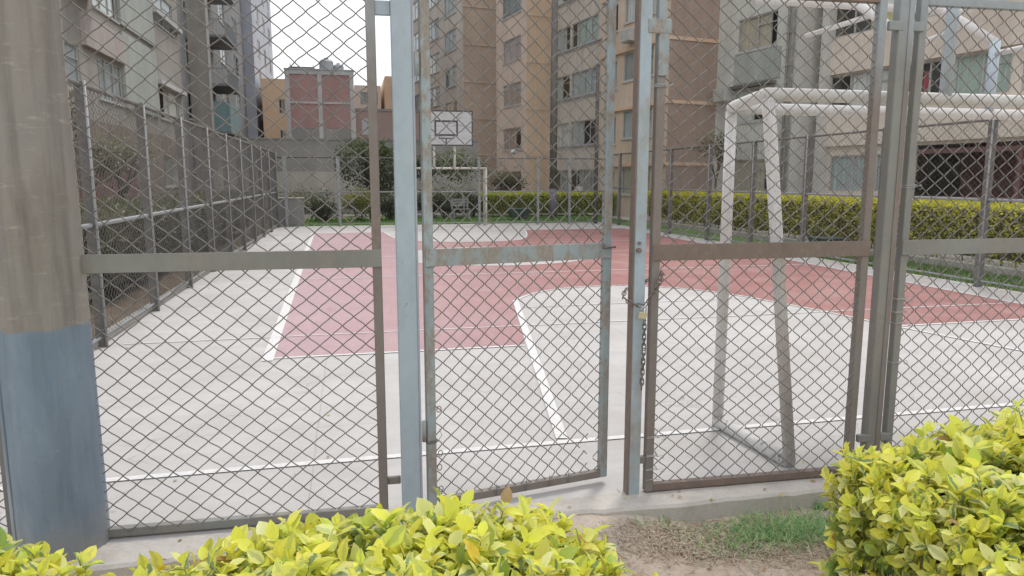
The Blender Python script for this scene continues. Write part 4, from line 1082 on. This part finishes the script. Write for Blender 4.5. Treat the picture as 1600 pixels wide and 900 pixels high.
# beige balcony-banded block
random.seed(106)
b6 = rb_root('warm beige apartment block with solid balcony bands and a dark ground floor opening', 20.0, 5.0)
W6 = 14.5; A, B = (0, W6), (0, 0)
rects = []; spec = []
for k, z in enumerate((3.93, 6.35, 8.8, 11.3, 13.8, 16.3)):
    for (a, b_, nm) in ((.2, 2.9, 3), (3.2, 6.4, 4), (6.7, 9.0, 2), (9.3, 14.0, 4)):
        rects.append((a, b_, z, z+1.15)); spec.append((rects[-1], nm, k))
rects.append((.45, 3.3, 1.2, 2.4)); spec.append((rects[-1], 3, -1))
open_r = (3.75, 14.2, .35, 2.62)
mb = MB(); facade(mb, A, B, -.2, 18.5, rects+[open_r], .10); mb.build('wall', MT['bst_beige'], b6)
mb = MB(); block_box(mb, 2.6, 9, 0, W6, -.2, 18.5, ('-x',)); mb.quad((0, 0, 18.5), (2.6, 0, 18.5), (2.6, W6, 18.5), (0, W6, 18.5)); mb.quad((0, 0, -.2), (2.6, 0, -.2), (2.6, 0, 18.5), (0, 0, 18.5)); mb.quad((2.6, W6, -.2), (0, W6, -.2), (0, W6, 18.5), (2.6, W6, 18.5)); mb.build('roof', MT['bst_beige'], b6)
mb = MB(); mb.quad((2.2, .2, 0), (2.2, 10.8, 0), (2.2, 10.8, 2.75), (2.2, .2, 2.75)); mb.quad((.17, .2, 2.72), (2.2, .2, 2.72), (2.2, 10.8, 2.72), (.17, 10.8, 2.72)); mb.build('veranda_back_wall', MT['maroon'], b6)
mb = MB(); mb.box(.02, .14, .32, 10.7, 2.36, 2.5)
for y in (2.4, 5.0, 7.6): mb.box(.03, .13, y, y+.12, .36, 2.355)
for i in range(84): mb.box(.06, .08, .4+i*.122, .415+i*.122, .36, 1.05)
mb.box(.04, .10, .35, 10.7, 1.055, 1.1); mb.build('veranda_rail', MT['maroon'], b6)
for (r, nm, k) in spec:
    cur = None
    cv = None
    if r[0] == .2 and k == 1: cur, cv = CUR_Y, .45
    if k == 0: cur, cv = {.2: (CUR[0], .7), 3.2: (CUR_G, .6), 6.7: (CUR[1], .9), 9.3: (CUR_G, 1.)}[r[0]]
    if k == -1: cur, cv = CUR[3], 1.
    w_ = window(b6, A, B, r, nm, cur=cur, cover=cv, sill=False)
    if k == 0 and r[0] == 3.2:
        mb = MB()
        for i in range(5): mb.quad((.55+i*.05, .085+.012*(i % 2), .12), (.60+i*.05, .085+.012*((i+1) % 2), .1), (.60+i*.05, .085+.012*((i+1) % 2), .85), (.55+i*.05, .085+.012*(i % 2), .9))
        mb.build('laundry', CUR_R, w_)
for z in (2.72, 5.12, 7.55, 10.0, 12.5, 15.0):
    mb = MB(); mb.box(-.16, -.003, 0.02, W6-.02, z, z+1.08); mb.build('balcony_band', MT['bst_beige'], b6)
mb = MB(); mb.box(-.185, -.163, 2.1, 2.45, 2.95, 3.25); mb.build('vent_grille', MT['concwall'], b6)
mb = MB(); mb.box(-.5, -.165, 4.6, 5.7, 6.25, 6.8, .02); mb.build('air_unit', MT['tank'], b6)
mb = MB(); mb.box(-.3, .0, W6-.35, W6-.02, 0, 18.4); mb.build('corner_pier', MT['bst_greyb'], b6)

# left blocks (faces +X)
def left_block(label, x, y0, y1, depth, zt, m, cols_, hh, seed, fm=None, bands=None, curs=None, mend=None, low=None):
    random.seed(seed); o = empty('apartment_building', (x, y0, 0)); tag(o, label, 'building', None); W = y1-y0
    A, B = (0, 0), (0, W); rects = []; spec = []
    for (a, b_, hs, nm) in cols_:
        for h in hs:
            if h < zt-.3: rects.append((a-y0, b_-y0, h-hh, h)); spec.append((rects[-1], nm))
    zl_ = low[0] if low else -.2
    mb = MB(); facade(mb, A, B, zl_, zt, [r for r in rects if r[2] > zl_]); mb.build('wall', m, o)
    if low: mb = MB(); facade(mb, A, B, -.2, zl_, [r for r in rects if r[3] < zl_]); mb.build('ground_floor_wall', low[1], o)
    mb = MB(); block_box(mb, -depth, 0, 0, W, -.2, zt, ('+x', '-y')); mb.build('roof', mend or m, o)
    mb = MB(); mb.quad((-depth, 0, -.2), (0, 0, -.2), (0, 0, zt), (-depth, 0, zt)); mb.build('end_wall', mend or m, o)
    for (r, nm) in spec: window(o, A, B, r, nm, fm=fm, cur=random.choice(curs) if curs else None)
    if bands:
        for (a, b_, z, h) in bands[0]:
            mb = MB(); mb.box(.002, bands[2], a-y0, b_-y0, z, z+h); mb.build('facade_band', bands[1], o)
    return o
lf = [2.6, 5.45, 8.25, 11.1, 13.9, 16.8, 19.6]
l1 = left_block('weathered grey block nearest on the left with a pinkish band and green panels', -7.6, 15, 37.6, 10, 22, MT['left_st'],
                [(17, 20, lf, 3), (21.5, 24, lf, 2), (25.6, 28.1, lf, 3), (33.2, 36.6, [h+.0 for h in lf[:2]]+[lf[2]+1.1, lf[3]+1.2, lf[4]+1.2], 2)], 1.3, 111,
                bands=([(24.3, 28.2, 5.55+2.82*k, .95) for k in range(5)], MT['left_pink'], .14), curs=[CUR[1], CUR[0], CUR[3]], low=(3.4, MT['left_low']))
for k in range(5):
    mb = MB(); mb.box(.002, .09, 13.2, 17.7, 4.1+2.82*k, 6.7+2.82*k-.0); mb.build('green_panel', MT['left_green'], l1)
for k in range(5):
    mb = MB(); mb.box(.002, .22, 17.8, 22.5, 5.50+2.82*k, 5.68+2.82*k); mb.build('ledge', MT['concframe'], l1)
mb = MB(); mb.box(.003, .7, 8.6, 10.3, 7.1, 8.6, .03); mb.build('enclosed_balcony', MT['darkframe'], l1)
l2 = left_block('dark recessed middle block on the left with stacked grey balconies', -8.3, 37.62, 66, 10, 24, MT['left_dark'],
                [(39, 40.5, lf, 1), (42.5, 43.4, [h+.9 for h in lf], 1), (47.5, 50, lf, 2), (54, 56.5, lf, 2), (60, 62.5, lf, 2)], 1.5, 112, fm=MT['alu'], curs=[CUR[0], CUR[1]])
for k, z in enumerate((4.3, 7.1, 9.9, 12.7, 15.5)):
    mb = MB(); mb.box(.003, 1.5, 9.0, 13.6, z, z+.14, .01); sl = mb.build('balcony', MT['left_dark'], l2)
    mb = MB()
    if k in (0,): mb.box(1.35, 1.48, 9.1, 13.5, z+.145, z+1.9); mb.box(.1, 1.34, 9.1, 9.2, z+.145, z+1.9); m_ = MT['teal']
    else:
        for i in range(30): mb.box(1.42, 1.44, 9.1+i*.15, 9.115+i*.15, z+.145, z+1.0)
        for i in range(9): mb.box(.1+i*.15, .115+i*.15, 9.05, 9.07, z+.145, z+1.0)
        mb.box(1.41, 1.45, 9.05, 13.55, z+1.003, z+1.05); mb.box(.05, 1.4, 9.04, 9.08, z+1.003, z+1.05); m_ = MT['plainrail']
    mb.build('balustrade', m_, sl)
mb = MB(); mb.box(.003, 1.0, 5.6, 6.4, -.1, 23.9); mb.build('pier', MT['left_st'], l2)
for y in (7.4, 8.2):
    mb = MB(); mb.tube([(.1, y, 0), (.1, y, 23)], .06, 8); mb.build('drain_pipe', MT['pipe'], l2, smooth=True)
l3 = left_block('hazy blue-grey tall block at the far end of the left row', -7.5, 66.02, 83, 10, 27, MT['left_blue'], [(69, 71, lf, 2), (74, 76, lf, 2), (79, 81, lf, 2)], 1.4, 113, curs=[CUR[0], CUR[3]])

# back row
o = empty('brick_building', (-3.45, 45, 0)); tag(o, 'red brick building with grey concrete frame straight behind the court', 'building')
mb = MB(); mb.box(.05, 3.85, .0, 9, 4.6, 7.75); mb.build('wall', MT['brick'], o)
mb = MB(); mb.box(.04, 3.86, -.01, 9.01, 0, 4.59); mb.build('lower_wall', MT['concwall'], o)
mb = MB()
for x in (.0, 1.83, 3.68): mb.box(x, x+.24, -.08, .16, 4.0, 7.9)
mb.box(.0, 3.92, -.06, .12, 7.7, 7.95); mb.box(.0, 3.92, -.055, .12, 6.02, 6.14); mb.build('concrete_frame', MT['concframe'], o)
mb = MB(); mb.box(-.05, 3.95, -.1, 9.05, 7.955, 8.02); mb.build('roof', MT['concframe'], o)
for (x, y, r_, h) in ((2.35, 1.2, .42, .75), (3.05, 1.4, .32, .5)):
    t = empty('water_tank', (-3.45+x, 45+y, 8.021)); tag(t, 'taller grey water tank on the brick building roof' if r_ > .4 else 'smaller grey water tank on the brick building roof', 'tank')
    mb = MB(); mb.tube([(0, 0, 0), (0, 0, h*.8), (0, 0, h*.95), (0, 0, h)], [r_, r_, r_*.75, r_*.3], 18); mb.build('tank_body', MT['tank'], t, smooth=False)
    mb = MB(); mb.tube([(0, 0, h+.001), (0, 0, h+.07)], r_*.32, 14); mb.build('tank_lid', MT['tank'], t)
mb = MB(); mb.box(.3, 1.7, .0, .05, 8.021, 8.12); mb.box(.3, .34, .0, .05, 8.12, 8.3); mb.box(1.6, 1.64, .0, .05, 8.12, 8.25); mb.build('roof_rebar', MT['darkframe'], o)
o = empty('brick_wall', (.55, 46.0, 0)); tag(o, 'low dull brick wall with a grey patch right of the red brick building', 'wall')
mb = MB(); mb.box(0, 5.6, 0, .3, -.1, 5.75); mb.build('wall', MT['brick2'], o); mb = MB(); mb.box(.35, 1.15, -.03, -.002, 4.3, 5.3); mb.build('grey_patch', MT['concframe'], o)
mb = MB(); mb.box(-.05, 5.65, -.05, .35, 5.753, 5.9); mb.build('coping', MT['concwall'], o)
o = empty('boundary_wall', (-3.4, 35.0, 0)); tag(o, 'grey rendered boundary wall across the end of the garden', 'wall')
mb = MB(); mb.box(-2.6, 9.6, 0, .2, -.1, 3.4); mb.build('wall', MT['concwall'], o)
mb = MB(); mb.box(-2.58, 9.58, -.03, -.002, .25, 1.95); mb.build('pale_render_band', MT['concpale'], o)
mb = MB(); mb.box(-2.65, 9.65, -.04, .24, 3.403, 3.48); mb.build('coping', MT['concwall'], o)
o = empty('concrete_box', (-1.95, 25.95, 0)); tag(o, 'low grey concrete box at the left end behind the far fence', 'utility box')
mb = MB(); mb.box(-.42, .38, -.25, .3, -.05, .92, .01); mb.build('body', MT['concwall'], o); mb = MB(); mb.box(-.46, .42, -.29, .34, .923, .98, .01); mb.build('lid', MT['kerbpaint'], o)
def far_block(label, x0, x1, y, z1, m, wins, seed):
    random.seed(seed); o = empty('apartment_building', ((x0+x1)/2, y, 0)); tag(o, label, 'building'); w = (x1-x0)/2
    mb = MB(); rects = [(a, b_, c, e) for (a, b_, c, e) in wins]; facade(mb, (-w, 0), (w, 0), -.2, z1, rects); mb.build('wall', m, o)
    mb = MB(); block_box(mb, -w, w, 0, 10, -.2, z1, ('-y',)); mb.build('roof', m, o)
    for r in rects: window(o, (-w, 0), (w, 0), r, 2, sill=False)
    return o
far_block('orange apartment block squeezed between the left row and the red brick building', -7.0, -4.95, 66, 10.1, MT['orange'], [(1.35, 1.85, z, z+1.2) for z in (2, 4.6, 7.2)], 121)
far_block('pale pinkish apartment block right above the brick wall', .75, 3.1, 68, 10.0, MT['pinkst'], [(.5, 1.2, z, z+1.1) for z in (3.4, 6.0, 8.3)]+[(1.55, 2.1, z, z+1.1) for z in (3.4, 6.0, 8.3)], 122)
far_block('orange-tan apartment block partly hidden by the pale blue gate post', 3.4, 6.5, 66, 10.6, MT['orange'], [(.5, 1.2, z, z+1.1) for z in (3.4, 6.0, 8.6)], 123)
far_block('cream block behind the orange block at far left', -5.6, -3.6, 80, 10.6, MT['bst_beige'], [(.4, 1.1, z, z+1.1) for z in (3.4, 6.0, 8.6)], 124)

# ------------------------------------------------------------------ poles, lamps, small things
o = empty('light_pole', (8.2, 28.6, -.03)); tag(o, 'thick dark floodlight pole with a purplish-painted foot beyond the right end of the far fence', 'pole')
mb = MB(); mb.tube([(0, 0, 1.25), (0, 0, 5), (0, 0, 11)], [.15, .145, .12], 18); mb.build('shaft', MT['darkpost'], o, smooth=True)
mb = MB(); mb.tube([(0, 0, 0), (0, 0, 1.248)], [.165, .158], 18); mb.build('painted_foot', mat_var('purple_grey_paint', [(.17, .15, .19), (.23, .21, .25)], 5, .7), o, smooth=True)
mb = MB(); mb.box(-.6, .6, -.05, .05, 10.9, 11.0, .01)
for x in (-.5, .5): mb.box(x-.18, x+.18, -.25, -.055, 10.7, 11.1, .02)
mb.build('floodlights', MT['tank'], o)
o = empty('slim_pole', (8.75, 24.9, -.03)); tag(o, 'slim dark pole with a rounded cap at the far right corner of the court', 'pole')
mb = MB(); mb.tube([(0, 0, 0), (0, 0, 5.4), (.0, 0, 5.62)], [.075, .06, .06], 12); mb.build('shaft', MT['darkpost'], o, smooth=True)
mb = MB(); mb.tube([(0, 0, 5.623), (0, 0, 5.68), (0, 0, 5.76)], [.09, .10, .04], 12); mb.build('cap', MT['pipe'], o, smooth=True)
def wall_lamp(loc, rz, label, s=1.):
    o = empty('wall_lamp', loc, rz); tag(o, label, 'lamp', 'white lamps on the apartment walls')
    mb = MB(); mb.tube([(0, 0, 0), (0, -.35*s, .12*s), (0, -.5*s, .10*s)], .02*s, 8); mb.build('bracket', MT['pipe'], o, smooth=True)
    mb = MB(); mb.tube([(0, -.5*s, .12*s), (0, -.5*s, .08*s), (0, -.5*s, -.08*s)], [.06*s, .12*s, .26*s], 14); mb.build('shade', MT['white'], o, smooth=True)
    mb = MB(); mb.tube([(0, -.5*s, -.082*s), (0, -.5*s, -.16*s)], [.14*s, .07*s], 12); mb.build('bulb_glass', MT['alu'], o, smooth=True)
c_, s_ = math.cos(TH), math.sin(TH)
def rw(p, q, z): return (p*c_-q*s_, p*s_+q*c_, z)
wall_lamp(rw(16.6, 38.2, 3.15), TH-math.pi/2, 'white lamp low on the peach block, right of the backboard')
wall_lamp(rw(18.7, 20.55, 4.2), TH-math.pi/2, 'white lamp on the grey-green block above the near goal crossbar', 1.2)
def bin_(loc, rz, label, w=.8):
    o = empty('cart', loc, rz); tag(o, label, 'garden cart', 'dark garden carts'); 
    mb = MB(); b = len(mb.v); h = .42
    mb.v += [(-w*.32, -.2, .1), (w*.32, -.2, .1), (w*.32, .2, .1), (-w*.32, .2, .1), (-w/2, -.28, h), (w/2, -.28, h), (w/2, .28, h), (-w/2, .28, h)]
    for f in [(0, 3, 2, 1), (0, 1, 5, 4), (1, 2, 6, 5), (2, 3, 7, 6), (3, 0, 4, 7)]: mb.f.append(f); mb.mi.append(0)
    mb.f.append((4, 5, 6, 7)); mb.mi.append(0)
    mb.build('tub', MT['binblue'], o)
    mb = MB(); mb.box(-w/2-.02, w/2+.02, -.3, .3, h+.002, h+.03, .005); mb.build('rim', MT['binblue'], o)
    for s2 in (-1, 1):
        mb = MB(); mb.tube([(w*.2, s2*.24, .1), (w*.2, s2*.28, .1)], .1, 14); mb.build('wheel', MT['blackpaint'], o)
    mb = MB(); mb.tube([(w*.45, -.2, h), (w*.75, -.2, h+.15), (w*.75, .2, h+.15), (w*.45, .2, h)], .012, 6); mb.build('handle', MT['darkpost'], o, smooth=True)
bin_((6.55, 27.8, 0), .1, 'dark green cart on the lawn in front of the far hedge', .9)
bin_((10.3, 13.9, -.12), 1.5, 'dark green cart on the grass strip behind the near goal', .6)
# garden bench
o = empty('bench', (4.35, 28.6, 0), .1); tag(o, 'pale grey slatted bench on the lawn seen through the far goal', 'bench')
mb = MB()
for i in range(3): mb.box(-.38, .38, -.2+i*.13, -.1+i*.13, .40, .425, .004)
mb.build('seat', MT['lightedge'], o)
mb = MB()
for i in range(3): mb.box(-.38, .38, .22, .245, .52+i*.11, .60+i*.11, .004)
mb.build('backrest', MT['lightedge'], o)
for x in (-.32, .32):
    mb = MB(); mb.box(x-.03, x+.03, -.18, -.13, 0, .398); mb.box(x-.03, x+.03, .15, .215, 0, .85); mb.box(x-.03, x+.03, -.128, .148, .2, .24); mb.build('leg', MT['plainrail'], o)
# bare tree at upper right
random.seed(77)
o = empty('tree', (12.9, 8.6, -.03)); tag(o, 'leafless thin tree with dark branches at the upper right edge', 'tree')
mb = MB(); mb.tube([(0, 0, 0), (.03, 0, 1.6), (-.02, .05, 3.2), (.05, 0, 4.4)], [.09, .075, .06, .045], 8); mb.build('trunk', MT['trunk'], o, smooth=True)
mb = MB(); lv = Leaves()
def br(p, d, l_, r_, k):
    q = p+d*l_; mb.tube([p, p.lerp(q, .5)+Vector((random.uniform(-.05, .05), random.uniform(-.05, .05), .02)), q], [r_, r_*.8, r_*.55], 5, cap=False)
    if k == 0:
        for _ in range(3): leafscatter(lv, q+Vector((random.gauss(0, .05),)*3), d, .07, lerp((.1, .1, .04), (.25, .22, .1), random.random()))
        return
    for _ in range(3):
        dd = (d+Vector((random.uniform(-.7, .7), random.uniform(-.7, .7), random.uniform(-.2, .6)))).normalized(); br(p.lerp(q, random.uniform(.5, 1)), dd, l_*.68, r_*.55, k-1)
for a in range(8):
    t = a*.8; br(Vector((0, 0, 3.0+.18*a)), Vector((math.cos(t), math.sin(t), .5)).normalized(), .95, .03, 3)
mb.build('branches', MT['trunk'], o); lv.build('crown', MT['leaf'], o)

# person beyond the far hedge
def person(loc, rz, label, hgt=1.52):
    root = empty('person', loc, rz); tag(root, label, 'person'); k = hgt/1.7
    J = {'pel': (0, 0, .95), 'bel': (0, .01, 1.08), 'chest': (0, 0, 1.28), 'neck': (0, -.005, 1.44), 'nk2': (0, -.015, 1.5), 'head': (0, -.03, 1.585), 'htop': (0, -.02, 1.665),
         'nose': (0, -.115, 1.56),
         'hl': (.09, 0, .90), 'kl': (.10, -.02, .5), 'al': (.10, .02, .09), 'tl': (.11, -.13, .03), 'hr': (-.09, 0, .90), 'kr': (-.10, .03, .5), 'ar': (-.10, .06, .09), 'tr': (-.11, -.09, .03),
         'sl': (.17, 0, 1.39), 'el': (.23, .02, 1.13), 'wl': (.22, -.10, .90), 'pl': (.22, -.14, .83), 'sr': (-.17, 0, 1.39), 'er': (-.23, .02, 1.13), 'wr': (-.21, -.08, .89), 'pr': (-.21, -.11, .82)}
    Rr = {'pel': .14, 'bel': .125, 'chest': .15, 'neck': .065, 'nk2': .058, 'head': .092, 'htop': .075, 'nose': .015, 'hl': .09, 'kl': .058, 'al': .042, 'tl': .035, 'hr': .09, 'kr': .058, 'ar': .042, 'tr': .035,
          'sl': .06, 'el': .043, 'wl': .03, 'pl': .035, 'sr': .06, 'er': .043, 'wr': .03, 'pr': .035}
    E = [('pel', 'bel'), ('bel', 'chest'), ('chest', 'neck'), ('neck', 'nk2'), ('nk2', 'head'), ('head', 'htop'), ('head', 'nose'), ('pel', 'hl'), ('hl', 'kl'), ('kl', 'al'), ('al', 'tl'), ('pel', 'hr'), ('hr', 'kr'), ('kr', 'ar'), ('ar', 'tr'),
         ('chest', 'sl'), ('sl', 'el'), ('el', 'wl'), ('wl', 'pl'), ('chest', 'sr'), ('sr', 'er'), ('er', 'wr'), ('wr', 'pr')]
    for s, n_ in ((1, 'l'), (-1, 'r')):
        px = J['p'+n_]
        for f in range(4):
            nm = 'f%s%d' % (n_, f); J[nm] = (px[0]+s*(-.012), px[1]-.03+f*.020, px[2]-.085+abs(f-1.3)*.008); Rr[nm] = .009; E.append(('p'+n_, nm))
        nm = 't'+n_+'h'; J[nm] = (px[0]-s*.035, px[1]-.045, px[2]-.02); Rr[nm] = .010; E.append(('p'+n_, nm))
    keys = list(J); me = bpy.data.meshes.new('body'); me.from_pydata([tuple(c*k for c in J[q]) for q in keys], [(keys.index(a), keys.index(b)) for a, b in E], [])
    tmp = bpy.data.objects.new('body_tmp', me); col.objects.link(tmp)
    sk = tmp.modifiers.new('Skin', 'SKIN'); ss = tmp.modifiers.new('Sub', 'SUBSURF'); ss.levels = 2; ss.render_levels = 2
    for i, q in enumerate(keys):
        v = me.skin_vertices[0].data[i]; r_ = Rr[q]*k; v.radius = (r_*(1.15 if q in ('chest', 'pel', 'bel') else 1), r_*(.8 if q in ('chest', 'pel', 'bel') else 1)); v.use_root = q == 'pel'
    dg = bpy.context.evaluated_depsgraph_get(); ev = tmp.evaluated_get(dg); m2 = bpy.data.meshes.new_from_object(ev)
    bpy.data.objects.remove(tmp)
    m2.name = 'body'; m2.materials.clear()
    for m_ in (MT['skin'], MT['shirt'], MT['trousers'], MT['blackpaint']): m2.materials.append(m_)
    for p in m2.polygons:
        z = p.center.z/k; x = abs(p.center.x)/k
        p.material_index = 3 if z < .085 else (2 if z < .97 and x < .19 else (1 if (.97 <= z < 1.455 and (x < .2 or z > 1.2)) else 0)); p.use_smooth = True
    b = bpy.data.objects.new('body', m2); col.objects.link(b); b.parent = root
    mb = MB(); n_ = len(mb.v)
    rings = [(-.02, .100), (.02, .104), (.055, .092), (.085, .06), (.10, .015)]
    for (dz, r_) in rings:
        for i in range(14):
            a = 2*math.pi*i/14; back = 1.1 if math.sin(a) > 0 else .88
            mb.v.append((r_*math.cos(a)*k, (-.02+r_*math.sin(a)*back)*k, (1.60+dz-(.05 if math.sin(a) > .2 and dz < 0 else 0))*k))
    for r__ in range(4):
        for i in range(14): j = (i+1) % 14; mb.f.append((r__*14+i, r__*14+j, r__*14+14+j, r__*14+14+i)); mb.mi.append(0)
    mb.f.append(tuple(4*14+i for i in range(14))); mb.mi.append(0); mb.build('hair', MT['hair'], root, smooth=True)
person((10.62, 32.6, -.03), .3, 'dark-haired person in a white top standing behind the far hedge')

# ------------------------------------------------------------------ sky, sun, camera
w = bpy.data.worlds.new('World'); scn.world = w; w.use_nodes = True; nt = w.node_tree; bg = nt.nodes['Background']
sun_el, sun_az = R(58), R(35)
sky = nt.nodes.new('ShaderNodeTexSky'); sky.sky_type = 'NISHITA'; sky.sun_disc = False; sky.sun_elevation = sun_el; sky.sun_rotation = sun_az; sky.dust_density = 4; sky.air_density = 1.2
mul = nt.nodes.new('ShaderNodeVectorMath'); mul.operation = 'SCALE'; mul.inputs['Scale'].default_value = .09; L(nt, sky.outputs[0], mul.inputs[0])
tc = nt.nodes.new('ShaderNodeTexCoord'); sx = nt.nodes.new('ShaderNodeSeparateXYZ'); L(nt, tc.outputs['Generated'], sx.inputs[0])
cloud = nt.nodes.new('ShaderNodeTexNoise'); cloud.inputs['Scale'].default_value = 2.; cloud.inputs['Detail'].default_value = 5; L(nt, tc.outputs['Generated'], cloud.inputs['Vector'])
cr = ramp(nt, cloud.outputs['Fac'], [(.3, (1.0, 1.03, 1.08)), (.7, (1.18, 1.19, 1.2))])
mx = mix(nt, .86, mul.outputs[0], cr)
L(nt, mx, bg.inputs['Color']); bg.inputs['Strength'].default_value = 1.2
ld = bpy.data.lights.new('sun', 'SUN'); ld.energy = 1.7; ld.angle = R(13); ld.color = (1, .97, .92)
lo = bpy.data.objects.new('sun', ld); col.objects.link(lo)
dirv = Vector((math.sin(sun_az)*math.cos(sun_el), math.cos(sun_az)*math.cos(sun_el), math.sin(sun_el)))
lo.rotation_euler = dirv.to_track_quat('Z', 'Y').to_euler(); lo.location = (0, 0, 30)

cd = bpy.data.cameras.new('camera'); cam = bpy.data.objects.new('camera', cd); col.objects.link(cam)
cd.sensor_width = 36; cd.lens = 36*1116/1600; cd.clip_start = .05; cd.clip_end = 1000
cam.location = (0, 0, 1.6); cam.rotation_euler = (R(90-8.661), 0, R(-12.729)); scn.camera = cam
scn.view_settings.view_transform = 'Standard'; scn.view_settings.look = 'None'; scn.view_settings.exposure = 0; scn.view_settings.gamma = 1
